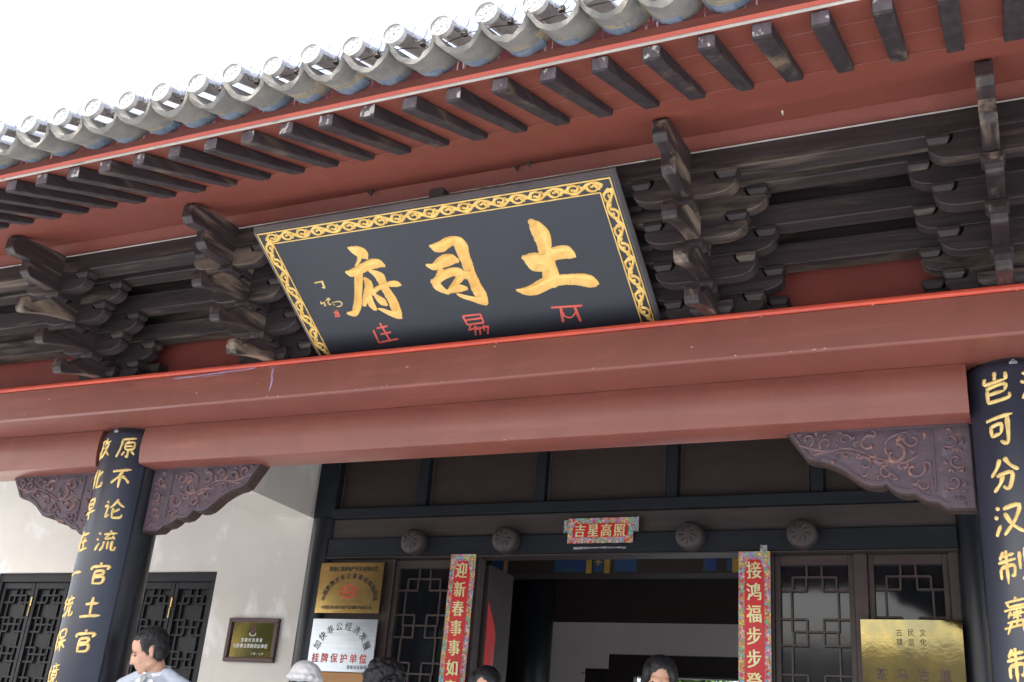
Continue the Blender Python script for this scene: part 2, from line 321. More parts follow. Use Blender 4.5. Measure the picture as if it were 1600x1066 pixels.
# rafters
def rafter_mesh():
    g = MB(); w = .0293
    def zb(y): return 2.262 + (y - 2.80) * .400
    pr = [(2.802, soffit(2.802) - .0015), (2.804, zb(2.804) + .006), (2.811, zb(2.811)), (3.359, zb(3.359)), (3.367, zb(3.367) + .008), (3.367, soffit(3.367) - .0015)]
    g.prism(pr, -w, w); g.mi = [1 if i == 0 else 0 for i in range(len(g.f))]
    return g.mesh('rafter', [M['rafter'], M['rafter_end']])
rm = rafter_mesh()
for k in range(-31, 13):
    o = link('rafter', rm, roof, (-.7883 + k * .1818 - roof.location.x + random.uniform(-.004, .004), -roof.location.y, -roof.location.z + random.uniform(-.0015, .0015))); bev(o, .003)
    o.scale.x = random.uniform(.94, 1.06)
# tiles
PT = .1762; TX0 = -1.8365 - PT * 32; NT = 49
def arc(r, a0, a1, n): return [(r * math.sin(a0 + (a1 - a0) * i / n), -r * math.cos(a0 + (a1 - a0) * i / n)) for i in range(n + 1)]
def trough(hw, sag, th, y0, z0, y1, z1, n=10, wob=0):
    """concave roof tile: profile in xz, running from (y0,z0) to (y1,z1)"""
    g = MB(); R = (hw * hw + sag * sag) / (2 * sag); a = math.asin(hw / R)
    lo = [(x, z + R) for x, z in arc(R, -a, a, n)]; up = [(x * (1 - th / R * .3), z + R + th) for x, z in arc(R, -a, a, n)]
    pr = lo + up[::-1]; m = len(pr); vs = []
    for (y, z) in ((y0, z0), (y0 + .012, z0 + .003), (y1, z1)):
        for i, (px, pz) in enumerate(pr):
            vs.append((px, y - (.55 * pz if y < y0 + .05 else 0) + (random.uniform(-wob, wob) if y == y0 else 0), z + pz + (random.uniform(-wob, wob) * .6 if y == y0 else 0)))
    fs = []
    for k in range(2):
        for i in range(m): fs.append((k * m + i, (k + 1) * m + i, (k + 1) * m + (i + 1) % m, k * m + (i + 1) % m))
    for i in range(n):
        fs.append((i, i + 1, m - 2 - i, m - 1 - i)); fs.append((2 * m + i, 2 * m + m - 1 - i, 2 * m + m - 2 - i, 2 * m + i + 1))
    g.add(vs, fs); return g
SL = .36
pans = [trough(.0915, .058, .016, 2.598, 2.292, 2.98, 2.292 + .382 * SL, wob=.006) for _ in range(9)]
pans = [q.mesh('pan_tile', M['tile'], smooth=False) for q in pans]
for q in pans: autosmooth(q, 50)
def drip_mesh():
    g = MB(); n = 12; vs = []; hw = .072
    for i in range(n + 1):
        u = -1 + 2 * i / n
        zl = 2.321 + .050 * abs(u) ** 1.8 + random.uniform(-.004, .004); zt = 2.346 + .034 * u * u
        x = u * hw
        for (y, z) in ((2.700 + .008 * abs(u), zl), (2.688, zt), (2.712 + .008 * abs(u), zl + .002), (2.78, zt + .024), (2.78, zt + .007)): vs.append((x, y, z))
    fs = []
    for i in range(n):
        a = i * 5; b = a + 5
        fs += [(a, b, b + 1, a + 1), (a + 2, b + 2, b, a), (a + 4, b + 4, b + 2, a + 2), (a + 1, b + 1, b + 3, a + 3), (a + 3, b + 3, b + 4, a + 4)]
    fs += [(0, 1, 3, 4, 2), tuple(n * 5 + k for k in (2, 4, 3, 1, 0))]
    g.add(vs, fs); return g.mesh('drip_tile', M['tile_blue'])
drips = [drip_mesh() for _ in range(9)]
def mortar_mesh():
    g = MB(); n = 10; vs = []; hw = .088
    for i in range(n + 1):
        u = -1 + 2 * i / n; x = u * hw
        b = 2.306 + .055 * u * u; j = random.uniform(-.004, .004)
        vs += [(x, 2.664 + j, b + .010), (x, 2.636 + j, b + .012), (x, 2.78, b + .075), (x, 2.78, b + .050)]
    fs = []
    for i in range(n):
        a = i * 4; b = a + 4; fs += [(a, b, b + 1, a + 1), (a + 3, b + 3, b, a), (a + 1, b + 1, b + 2, a + 2)]
    g.add(vs, fs); return g.mesh('mortar_bed', M['mortar'])
mort = [mortar_mesh() for _ in range(3)]
def disc_mesh(seed):
    rr = random.Random(seed); g = MB(); r = .0455; n = 24
    # round ridge tile body (half tube) and its end disc
    vs = []; ln = .34
    for (y, z, q) in ((2.610, 0, r), (2.610 + ln, ln * SL, r * .98)):
        for i in range(n // 2 + 1):
            t = math.pi * i / (n // 2); vs.append((q * math.cos(t), y, z + q * math.sin(t)))
        for i in range(n // 2 + 1):
            t = math.pi * (1 - i / (n // 2)); vs.append(((q - .012) * math.cos(t), y, z + (q - .012) * math.sin(t)))
    m = n + 2; fs = [(i, (i + 1) % m, m + (i + 1) % m, m + i) for i in range(m)] + [tuple(range(m))[::-1], tuple(range(m, 2 * m))]
    g.add(vs, fs); g.mi = [0] * len(g.f); g.cur = 1
    g.cyl((0, 2.612, 0), (0, 2.597, 0), r, r, n)
    # raised rim ring
    ring = []
    for q, h in ((r, 2.597), (r - .001, 2.5905), (r - .0065, 2.5905), (r - .0075, 2.5968)):
        ring += [(q * math.cos(2 * math.pi * i / n), h, q * math.sin(2 * math.pi * i / n)) for i in range(n)]
    g.add(ring, [(k * n + i, k * n + (i + 1) % n, (k + 1) * n + (i + 1) % n, (k + 1) * n + i) for k in range(3) for i in range(n)])
    pl = Plane((0, 2.5968, 0), (1, 0, 0), (0, 0, 1), (0, -1, 0))
    a0 = rr.uniform(0, 6.28)
    g.add(*dome((0, 2.597, 0), .0065, .005))
    for k in range(6):
        a = a0 + k * math.pi / 3
        pts = [(.012 * math.cos(a), .012 * math.sin(a)), (.021 * math.cos(a + .25), .021 * math.sin(a + .25)), (.028 * math.cos(a + .1), .028 * math.sin(a + .1)), (.029 * math.cos(a - .25), .029 * math.sin(a - .25)), (.024 * math.cos(a - .3), .024 * math.sin(a - .3))]
        brush(g, pts, .0045, pl, .0028, 2)
        g.add(*dome((.017 * math.cos(a + .52), 2.597, .017 * math.sin(a + .52)), .0026, .0035))
    me = g.mesh('round_tile', [M['tile_skylit'], M['disc']]); autosmooth(me, 40); return me
def dome(c, r, h, n=8):
    vs = [(c[0] + r * math.cos(2 * math.pi * i / n), c[1], c[2] + r * math.sin(2 * math.pi * i / n)) for i in range(n)]
    vs += [(c[0] + r * .6 * math.cos(2 * math.pi * i / n), c[1] - h * .8, c[2] + r * .6 * math.sin(2 * math.pi * i / n)) for i in range(n)] + [(c[0], c[1] - h, c[2])]
    return vs, [(i, (i + 1) % n, n + (i + 1) % n, n + i) for i in range(n)] + [(n + i, n + (i + 1) % n, 2 * n) for i in range(n)]
discs = [disc_mesh(i) for i in range(8)]
rl = roof.location
for k in range(NT):
    x = TX0 + k * PT + random.uniform(-.004, .004)
    o = link('round_tile', random.choice(discs), roof, (x - rl.x, -rl.y + random.uniform(-.012, .010), 2.428 - rl.z + random.uniform(-.005, .006)))
    xp = TX0 + (k + .5) * PT
    o = link('pan_tile', random.choice(pans), roof, (xp - rl.x, -rl.y + random.uniform(-.006, .006), -rl.z + random.uniform(-.003, .003)))
    o = link('drip_tile', random.choice(drips), roof, (xp - rl.x + random.uniform(-.004, .004), -rl.y + random.uniform(-.004, .004), -rl.z + random.uniform(-.002, .002)))
    o = link('mortar_bed', random.choice(mort), roof, (xp - rl.x, -rl.y, -rl.z))
# the rows further up the slope, seen only edge-on
g = MB()
for row in range(1, 11):
    y0 = 2.62 + row * .32; z0 = 2.325 + row * .32 * SL + .008
    for k in range(NT):
        x = TX0 + k * PT; n = 6
        for q, zc in ((.0455, z0 + .103),):
            a = [(x + q * math.cos(math.pi * i / n), y0, zc + q * math.sin(math.pi * i / n)) for i in range(n + 1)]
            b = [(p[0], p[1] + .34, p[2] + .34 * SL) for p in a]
            g.add(a + b, [(i, i + 1, n + 2 + i, n + 1 + i) for i in range(n)] + [tuple(range(n + 1))])
        xp = x + PT / 2; hw = .0915; a = [(xp + hw * (-1 + 2 * i / n), y0, z0 + .05 * (-1 + 2 * i / n) ** 2 + .016) for i in range(n + 1)]
        b = [(p[0], p[1] + .34, p[2] + .34 * SL) for p in a]
        g.add(a + b, [(i, i + 1, n + 2 + i, n + 1 + i) for i in range(n)])
g.build('upper_tile_rows', M['tile'], roof, kind='stuff')
# iron hook stubs under the soffit
for (rx, rz, w) in ((-.7093, .695, .014), (-.5069, .6946, .010), (-.4913, .697, .012)):
    y = (2.310 - 2.768 * .3464) / (rz - .3464); p = Vector((rx * y, y, rz * y)); h = MB()
    h.box(p.x - w, p.x + w * .7, y - w * .5, y + w * .5, p.z - .020, p.z + .004); h.tube([p + Vector((-w, 0, -.01)), p + Vector((-w * 1.9, 0, -.004)), p + Vector((-w * 2.0, 0, .01))], .003)
    h.cyl(p + Vector((w * .3, 0, -.02)), p + Vector((w * .3, 0, -.036)), .005, .004, 6)
    h.build('hook_stub', M['iron'], roof, bevel=.002)

g = MB(); g.cyl((-.733, 3.756, soffit(3.756) - .002), (-.742, 3.815, soffit(3.815) - .002), .005, .004, 6); g.build('paint_fleck', M['chip'], roof)
# ================= string of bulbs along the eave =================
bl = empty('bulb_string', (-.9, 2.66, 2.42), 'string of clear glass bulbs on wire loops along the edge of the tiled roof', 'string light')
for k in range(16):
    x = TX0 + (20 + k + .5) * PT - .02 + random.uniform(-.01, .01); h = MB()
    zc = 2.462 + random.uniform(-.008, .010); yc = 2.665
    for i in range(1): 
        vs = []; fs = []; n = 12; m = 7; r = .030
        for a in range(m + 1):
            th = math.pi * a / m
            for b_ in range(n): vs.append((x + r * math.sin(th) * math.cos(2 * math.pi * b_ / n), yc + r * math.sin(th) * math.sin(2 * math.pi * b_ / n), zc + r * 1.15 * math.cos(th)))
        for a in range(m):
            for b_ in range(n): fs.append((a * n + b_, a * n + (b_ + 1) % n, (a + 1) * n + (b_ + 1) % n, (a + 1) * n + b_))
        h.add(vs, fs)
    h.build('bulb', M['bulb'], bl, smooth=True)
    h = MB(); px = [Vector((x + .030 * math.cos(t) - .006, yc - .02, zc - .004 + .040 * math.sin(t))) for t in [2.2 + 4.6 * j / 10 for j in range(11)]]
    h.tube(px, .0014, 5); h.cyl((x, yc, zc - .024), (x, yc, zc - .045), .010, .012, 8); h.build('wire_loop', M['iron'], bl)
h = MB(); pts = [Vector((-2.45 + k * .088, 2.66 + .006 * math.sin(k * 1.7), 2.412 + .010 * math.sin(k * 1.3))) for k in range(34)]; h.tube(pts, .002, 5); h.build('cord', M['iron'], bl)

# ================= columns =================
def column(x, lab):
    c = empty('column', (x, YA, ZF), lab, 'column', 'front columns of the gateway')
    g = MB(); g.cyl((x, YA, ZF + .22), (x, YA, 1.843), .193, .190, 48, True); me = g.build('shaft', M['column'], c, smooth=True); autosmooth(me.data, 40)
    g = MB(); pr = [(.20, ZF + .22), (.26, ZF + .18), (.30, ZF + .12), (.27, ZF + .05), (.25, ZF)]
    n = 32; vs = [(x + r * math.cos(2 * math.pi * i / n), YA + r * math.sin(2 * math.pi * i / n), z) for r, z in pr for i in range(n)]
    g.add(vs, [(k * n + i, (k + 1) * n + i, (k + 1) * n + (i + 1) % n, k * n + (i + 1) % n) for k in range(len(pr) - 1) for i in range(n)] + [tuple(range(n))]); g.build('stone_base', M['floor'], c, smooth=True)
    return c
column(XL, 'black lacquered round column at the left of the gateway, beside the man in the pale jacket')
column(XR, 'black lacquered round column at the right edge of the gateway')

# ================= couplet boards with carved writing =================
G = {
 '原': "20,12 85,8; 24,12 20,50 5,95; 55,18 48,28; 40,30 80,28 78,58 42,60; 40,30 42,60; 42,45 76,44; 58,60 58,95 48,88; 42,70 30,88; 72,68 88,86",
 '不': "8,18 92,12; 55,18 40,45 8,72; 48,42 48,96; 55,42 75,55 92,75",
 '论': "15,12 25,22; 8,38 25,36 20,85 35,72; 65,5 52,28 35,45; 62,14 78,30 97,42; 78,50 52,66; 50,46 50,82 60,90 88,88 92,74",
 '流': "10,12 20,20; 5,38 15,46; 5,90 20,58; 62,3 66,12; 35,20 92,16; 60,20 45,40 80,36; 74,28 86,44; 42,52 40,75 28,94; 60,52 60,88; 78,50 78,85 92,90 95,75",
 '官': "50,2 54,12; 15,18 12,34; 15,20 88,18 80,34; 32,38 30,96; 32,40 68,38 66,54 32,56; 32,66 72,64 70,90 32,92",
 '土': "22,38 78,34; 50,8 50,88; 5,90 95,86",
 '政': "8,15 50,12; 30,14 30,85; 30,48 48,46; 14,45 14,88; 5,92 52,82; 66,5 52,38; 60,28 95,24; 82,28 70,65 42,95; 58,42 75,70 97,92",
 '化': "32,5 8,50; 24,32 24,95; 85,22 45,55; 56,10 56,85 65,92 92,90 94,72",
 '早': "28,8 30,45; 28,8 74,6 70,44; 30,26 70,25; 30,45 70,44; 8,64 92,60; 50,45 48,99",
 '在': "8,25 92,20; 45,5 32,45 5,75; 25,50 25,96; 42,55 84,52; 64,36 64,88; 36,90 94,87",
 '一': "5,52 50,46 95,50",
 '统': "30,5 10,32 32,34 8,60; 6,88 38,78; 66,4 70,14; 42,22 95,18; 64,22 50,42 84,38; 78,30 90,46; 58,48 56,72 38,95; 76,46 76,86 84,92 96,88 96,76",
 '保': "28,5 8,50; 20,32 20,96; 45,10 44,42; 45,10 88,8 86,40; 44,42 86,40; 34,58 98,54; 66,42 66,98; 64,58 38,88; 68,58 96,86",
 '境': "5,35 38,30; 22,10 22,78; 4,84 38,72; 68,2 70,10; 45,16 96,13; 56,20 60,30; 82,18 76,30; 42,36 98,32; 52,42 52,66; 52,42 86,40 84,64; 52,53 84,52; 52,66 84,64; 60,66 38,96; 74,66 74,88 84,95 98,90 98,78",
 '岂': "50,2 48,32; 14,14 14,34 86,32; 86,10 86,34; 15,50 80,46 78,68; 20,70 78,68; 20,52 20,88 32,95 88,92 92,76",
 '可': "5,14 96,8; 20,34 22,68; 20,36 56,33 54,62; 22,66 54,62; 78,14 76,85 66,95 50,84",
 '分': "40,4 30,28 6,52; 56,2 72,26 98,46; 25,54 76,50 68,90 56,96 46,86; 46,54 36,78 12,98",
 '汉': "12,8 24,18; 5,34 16,44; 6,92 24,62; 36,18 88,14 70,58 34,94; 40,30 62,66 97,94",
 '制': "22,4 8,26; 16,18 58,15; 2,34 62,30; 32,2 32,98; 10,50 10,82; 10,50 54,47 54,76 46,72; 74,12 74,62; 92,2 92,90 80,84",
 '彝': "50,0 46,8; 14,12 90,8; 20,12 24,26; 24,26 80,23; 82,10 78,24; 8,34 94,30; 30,38 20,56; 24,48 76,45; 50,32 50,64; 38,40 62,56; 64,38 36,58; 16,68 86,64; 4,82 98,77; 32,66 14,99; 66,64 68,99; 48,66 46,80",
 '治': "12,8 24,18; 5,34 16,44; 6,92 24,62; 62,5 42,38 84,34; 76,20 92,40; 44,54 46,92; 44,54 86,50 84,88; 46,90 84,88",
 '明': "10,15 12,80; 10,15 38,12 36,76; 12,45 36,43; 12,78 36,76; 56,8 54,60 40,96; 56,8 90,5 88,88 76,94; 56,32 88,30; 56,54 88,52",
 '从': "28,5 24,50 4,92; 28,40 46,78; 68,4 66,50 44,94; 68,36 82,70 98,92",
}
def couplet_board(x, lab, cols):
    c = empty('couplet_board', (x, YA - .21, ZF + .5), lab, 'couplet board', 'carved couplet boards on the columns')
    z1, z0 = 1.828, -.42; R0, R1 = .1945, .216; A = math.radians(60); n = 28
    g = MB(); zs = [z0, z0 + .012, z1 - .03, z1 - .012, z1]; off = [.010, 0, 0, .004, .014]; vs = []
    for z, d in zip(zs, off):
        for i in range(n + 1):
            a = -A + 2 * A * i / n; r = R1 - d * (1 if 0 < i < n else .5); e = (.010 if i in (0, n) else 0)
            vs.append((x + (r - e) * math.sin(a), YA - (r - e) * math.cos(a), z))
        for i in range(n + 1):
            a = A - 2 * A * i / n; vs.append((x + R0 * math.sin(a), YA - R0 * math.cos(a), z))
    m = 2 * (n + 1)
    fs = [(k * m + i, k * m + (i + 1) % m, (k + 1) * m + (i + 1) % m, (k + 1) * m + i) for k in range(len(zs) - 1) for i in range(m)]
    fs += [(i, m - 1 - i, m - 2 - i, i + 1) for i in range(n)]
    q = (len(zs) - 1) * m; fs += [(q + i, q + i + 1, q + m - 2 - i, q + m - 1 - i) for i in range(n)]
    g.add(vs, fs); o = g.build('board', M['board'], c); autosmooth(o.data, 30)
    def f(u, v, h):
        r = R1 + .0005 + h; a = u / R1; return (x + r * math.sin(a), YA - r * math.cos(a), v)
    for (uc, lst) in cols:
        for (ch, zc, w, hh) in lst:
            g = MB()
            for st in G[ch].split(';'):
                pts = [tuple(map(float, p.split(','))) for p in st.split()]
                pts = [(uc + (a - 50) / 100 * w, zc - (b - 50 + (50 - a) * .10) / 100 * hh) for a, b in pts]
                brush(g, pts, .0195 if len(G[ch]) < 110 else (.0165 if len(G[ch]) < 200 else .0125), f, .0065, 4)
            g.build('character', M['gold3'], c)
    g = MB(); zz = 1.815
    g.box(x - .016, x + .016, YA - .220, YA - .2145, zz - .008, zz + .002); g.tube([Vector((x - .009, YA - .221, zz)), Vector((x, YA - .222, zz + .010)), Vector((x + .009, YA - .221, zz))], .002); g.build('hanging_clip', M['steelclip'], c, bevel=.002)
    return c

def rows(s, w=.125, hh=.128, z0=1.716, dz=.1835): return [(ch, z0 - dz * k, w, hh) for k, ch in enumerate(s)]
couplet_board(XL, 'navy black curved board of gold writing on the left column, starting 原不论', [(.093, rows('原不论流官土官')), (-.080, rows('政化早在一统保境'))])
couplet_board(XR, 'navy black curved board of gold writing on the right column, starting 岂可分', [(-.076, rows('岂可分汉制彝制', .118, .135)), (.074, rows('治明从', .118, .135))])

# ================= beams over the columns =================
lb = empty('plate_beam', (-2.4, 4.6, 1.95), 'wide pink-red painted upper beam with a bright orange-red top edge, directly under the plaque and brackets', 'beam')
g = MB(); g.prism([(4.372, 1.843), (4.360, 1.850), (4.360, 2.029), (5.20, 2.029), (5.20, 1.843)], -7.6, 2.4)
g.build('beam_body', M['red'], lb, bevel=.004, seg=2)
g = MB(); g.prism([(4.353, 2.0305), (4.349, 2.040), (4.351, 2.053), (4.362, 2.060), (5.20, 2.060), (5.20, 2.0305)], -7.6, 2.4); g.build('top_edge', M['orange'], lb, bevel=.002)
fb = Plane((0, 4.3598, 0), (1, 0, 0), (0, 0, 1), (0, -1, 0)); g = MB(); rq = random.Random(4)
brush(g, [(-4.22, 2.012), (-4.05, 2.014), (-3.9, 2.020), (-3.72, 2.024), (-3.66, 2.029)], .010, fb, .0006, 3)
brush(g, [(-4.02, 2.004), (-3.86, 2.008)], .004, fb, .0006, 2)
brush(g, [(-3.546, 2.016), (-3.549, 1.98), (-3.541, 1.94), (-3.549, 1.885)], .013, fb, .0006, 3)
brush(g, [(-3.575, 2.022), (-3.52, 2.025)], .005, fb, .0006, 2)
g.build('paint_smear', M['smear'], lb)
g = MB()
for _ in range(60):
    x = rq.uniform(-6.2, .4); z = rq.choice((rq.uniform(1.86, 2.03), rq.uniform(1.851, 1.857), rq.uniform(2.026, 2.034))); q = rq.uniform(.002, .006)
    brush(g, [(x, z), (x + q * rq.uniform(.5, 3), z + q * rq.uniform(-.6, .6))], q * .9, fb, .0006, 2)
g.build('paint_chips', M['chip'], lb, kind='stuff')
lw = empty('round_faced_beam', (-2.4, 4.7, 1.75), 'long red painted lower beam with a softly rounded face, running between the two columns', 'beam')
def beam_prof():
    p = []
    for i in range(13):
        t = -1 + 2 * i / 12; p.append((4.610 + .016 * t * t, 1.733 + t * .108))
    return p
for (a, b) in ((-7.6, XL - .150), (XL + .182, XR - .182), (XR + .180, 2.4)):
    g = MB(); pr = beam_prof(); g.prism([(4.634, 1.6205)] + pr[:13] + [(5.0, 1.8425), (4.815, 1.6205)], a, b); o = g.build('beam_span', M['red'], lw); autosmooth(o.data, 30)

# sparrow braces
QO = [(-.969, 1.6445), (-.952, 1.612), (-.905, 1.545), (-.872, 1.497), (-.840, 1.483), (-.800, 1.476), (-.752, 1.455), (-.706, 1.428), (-.668, 1.395), (-.633, 1.370), (-.598, 1.359), (-.562, 1.357), (-.538, 1.366), (-.520, 1.345), (-.492, 1.325), (-.452, 1.317), (-.425, 1.320), (-.405, 1.302), (-.372, 1.284), (-.335, 1.279), (-.318, 1.264), (-.300, 1.252), (-.1875, 1.249), (-.1875, 1.6445)]
def brace(xc, side, lab):
    c = empty('carved_brace', (xc + side * .5, YA - .04, 1.5), lab, 'carved brace', 'carved braces under the lower beam')
    sx = -side; y0, y1 = YA - .045, YA + .035
    P_ = [(xc + sx * x, z) for x, z in QO]
    g = MB(); g.prism(P_, y0 + .010, y1, 'y'); g.build('brace_back', M['queti_edge'], c)
    cx = sum(p[0] for p in P_) / len(P_); cz = sum(p[1] for p in P_) / len(P_)
    g = MB(); g.prism([(xc + sx * (x * .985 - .006), z + (.006 if z < 1.63 else -.002)) for x, z in QO], y0, y0 + .010, 'y'); g.build('brace_face', M['queti'], c, bevel=.003)
    pl = Plane((xc, y0 - .0002, 0), (sx, 0, 0), (0, 0, 1), (0, -1, 0)); g = MB()
    # raised border following the edge
    ed = [(x + .026 if i < 4 else x + .004, z + (.026 if i >= 4 else .006)) for i, (x, z) in enumerate(QO[1:-1])]
    brush(g, ed[:12], .009, pl, .006, 3); brush(g, ed[11:17], .009, pl, .006, 3); brush(g, ed[16:21], .009, pl, .006, 3)
    g.build('carved_border', M['queti'], c, smooth=True)
    g = MB()
    g.box(*sorted((xc + sx * -.905, xc + sx * -.195)), y0 - .007, y0 - .0003, 1.612, 1.632)
    g.box(*sorted((xc + sx * -.345, xc + sx * -.335)), y0 - .005, y0 - .0003, 1.33, 1.60)
    g.build('carved_rail', M['queti'], c, bevel=.002)
    scr = [((-.86, 1.585), .035, 1), ((-.78, 1.56), .034, -1), ((-.70, 1.575), .03, 1), ((-.60, 1.55), .045, 1), ((-.50, 1.50), .055, -1), ((-.42, 1.56), .04, 1), ((-.62, 1.46), .038, -1), ((-.53, 1.42), .035, 1), ((-.42, 1.43), .048, -1), ((-.38, 1.36), .026, 1), ((-.27, 1.55), .036, 1), ((-.25, 1.46), .036, -1), ((-.27, 1.37), .036, 1), ((-.24, 1.30), .022, -1), ((-.73, 1.50), .026, 1)]
    g = MB()
    for (p, r, d) in scr:
        pts = [(p[0] + d * r * (1 - .11 * k) * math.cos(.72 * k + p[0] * 9), p[1] + r * (1 - .11 * k) * math.sin(.72 * k + p[0] * 9)) for k in range(9)]
        brush(g, pts, r * .40, pl, .013, 3)
        for j in range(3):
            a = p[0] * 9 + j * 1.9; q = (p[0] + d * r * 1.05 * math.cos(a), p[1] + r * 1.05 * math.sin(a))
            brush(g, [q, (q[0] + d * r * .5 * math.cos(a + .9), q[1] + r * .5 * math.sin(a + .9)), (q[0] + d * r * .62 * math.cos(a + 1.6), q[1] + r * .62 * math.sin(a + 1.6))], r * .42, pl, .011, 3)
    brush(g, [(-.90, 1.565), (-.80, 1.53), (-.68, 1.535), (-.58, 1.49), (-.47, 1.46), (-.40, 1.49)], .014, pl, .009, 5)
    brush(g, [(-.84, 1.515), (-.74, 1.525), (-.64, 1.50), (-.56, 1.455), (-.48, 1.385)], .011, pl, .008, 5)
    brush(g, [(-.44, 1.60), (-.52, 1.57), (-.53, 1.51), (-.48, 1.47)], .012, pl, .008, 5)
    g.build('carved_scrolls', M['queti_hi'], c, smooth=True)
brace(XL, -1, 'carved purple-brown brace left of the left column, partly behind the writing board')
brace(XL, 1, 'carved purple-brown brace on the right side of the left column, pale wall behind it')
brace(XR, -1, 'largest carved brace with copper-tinted scrolls, on the left side of the right column')

# ================= bracket zone =================
g = MB(); g.box(-7.6, 2.4, 4.52, 4.62, 2.362, 2.868)
wb = g.build('back_board', M['wood_x'], None, org=(-2.4, 4.52, 2.37)); tag(wb, 'near-black boards in deep shade behind the stepped bracket beams', 'board wall')
g = MB(); g.box(-7.6, 2.4, 4.56, 4.62, 2.060, 2.361)
wb = g.build('wall_board', M['red_wall'], None, org=(-2.4, 4.56, 2.06)); tag(wb, 'dark red board wall filling the gaps between the wooden bracket sets', 'board wall')
ZT = {2: 2.178, 3: 2.290, 4: 2.403, 5: 2.515, 6: 2.628}
PY = {2: 4.410, 3: 4.245, 4: 4.075, 5: 3.905}
def long_beam(y, z0, z1, lab, d=.095):
    g = MB(); n = 40
    o = MB(); rnd = random.Random(y)
    vs = []; 
    prof = [(0, 0), (0, 1), (1, 1), (1, 0)]
    for i in range(n + 1):
        x = -7.6 + 10.0 * i / n
        for a, b in prof: vs.append((x, y + a * d + (rnd.uniform(-.0015, .0015)), z0 + b * (z1 - z0) + rnd.uniform(-.0012, .0012)))
    fs = [(i * 4 + k, (i + 1) * 4 + k, (i + 1) * 4 + (k + 1) % 4, i * 4 + (k + 1) % 4) for i in range(n) for k in range(4)] + [(0, 1, 2, 3), tuple(n * 4 + k for k in (3, 2, 1, 0))]
    o.add(vs, fs); ob = o.build('bracket_beam', M['wood_x'], None, org=(-2.4, y, z0), bevel=.004); return tag(ob, lab, 'beam', 'stepped dark beams linking the bracket sets')
pb = MB(); pb.prism([(3.905, 2.516), (3.905, 2.6185), (4.02, 2.655), (4.02, 2.516)], -7.6, 2.4)
ob = pb.build('eave_purlin', M['wood_x'], None, org=(-2.4, 3.905, 2.516), bevel=.004); tag(ob, 'topmost and foremost dark worn beam, touching the red soffit above the plaque', 'beam', 'stepped dark beams linking the bracket sets')
g = MB(); g.prism([(3.9035, 2.6165), (3.9035, 2.6215), (3.925, 2.629), (3.925, 2.6165)], -7.6, 2.4); o = g.build('caulk_line', M['caulk'], ob, org=(-2.4, 3.905, 2.516))
long_beam(4.075, 2.520, 2.628, 'dark beam just behind and below the topmost beam, second from the top')
long_beam(4.245, 2.407, 2.513, 'third dark beam from the top, with a pale worn streak along its face')
long_beam(4.410, 2.294, 2.401, 'lowest dark beam, just above the dark red boards between bracket sets')
def arm_mesh(half, h):
    """lateral arm with curved undersides; blocks are separate"""
    g = MB(); hb = h - .043; pr = [(-half + .010, hb), (-half + .004, .064)]
    for i in range(6):
        t = i / 5 * math.pi / 2; pr.append((-half + .004 + .095 * (1 - math.cos(t)), .058 * (1 - math.sin(t))))
    low = pr + [(-x, z) for x, z in pr[::-1]]
    top = []
    # saddle beside each block
    for s in (1, -1):
        seq = [(half - .080, hb), (half - .086, hb + .004), (half - .094, hb + .016), (half - .098, hb + .030), (half - .100, h)]
        top += [(x * s, z) for x, z in (seq if s == 1 else seq[::-1])]
    g.prism(low + top, 0, .066, 'y'); return g.mesh('lateral_arm', M['wood_arm'])
def block_mesh(w, h, d):
    g = MB(); a = w * .5; b = a * .70; vs = []
    for (q, z) in ((b, 0), (a, h * .52), (a, h)):
        dd = d * .5 * q / a; vs += [(-q, -dd, z), (q, -dd, z), (q, dd, z), (-q, dd, z)]
    fs = [(0, 3, 2, 1), (8, 9, 10, 11)] + [(k * 4 + i, k * 4 + (i + 1) % 4, (k + 1) * 4 + (i + 1) % 4, (k + 1) * 4 + i) for k in range(2) for i in range(4)]
    g.add(vs, fs); return g.mesh('bearing_block', M['wood_arm'])
AS = arm_mesh(.230, .1125); AL = arm_mesh(.318, .1125); BK = block_mesh(.088, .043, .088); BB = block_mesh(.20, .075, .2)
def nose_mesh(kind):
    g = MB(); w = .031
    if kind == 'ang':      # relative to (Yr, Zt): y negative is forward
        top = [(.30, 0), (-.055, -.002), (-.085, -.030), (-.205, -.052), (-.25, -.082), (-.290, -.115), (-.308, -.130)]
        bump = [(-.315, -.131), (-.321, -.117), (-.332, -.108), (-.347, -.108), (-.358, -.118)]
        tip = [(-.364, -.138), (-.363, -.166), (-.356, -.185), (-.344, -.195)]
        bot = [(-.318, -.190), (-.26, -.168), (-.19, -.145), (-.10, -.124), (0.0, -.1125), (.30, -.1125)]
        pr = top + bump + tip + bot
    elif kind == 'flat6':  # relative to (Yr, Zt)
        pr = [(.30, 0.0), (-.05, -.002), (-.325, -.036), (-.348, -.056), (-.350, -.118), (-.324, -.144), (-.10, -.120), (.30, -.112)]
    else:
        pr = [(.30, 0.0), (-.205, -.002), (-.225, -.020), (-.225, -.088), (-.196, -.112), (.30, -.112)]
    g.prism(pr, -w, w); return g.mesh('projecting_arm', [M['wood_nose']])
NA, N6, N5 = nose_mesh('ang'), nose_mesh('flat6'), nose_mesh('flat5')
def mirror_free(me): return me
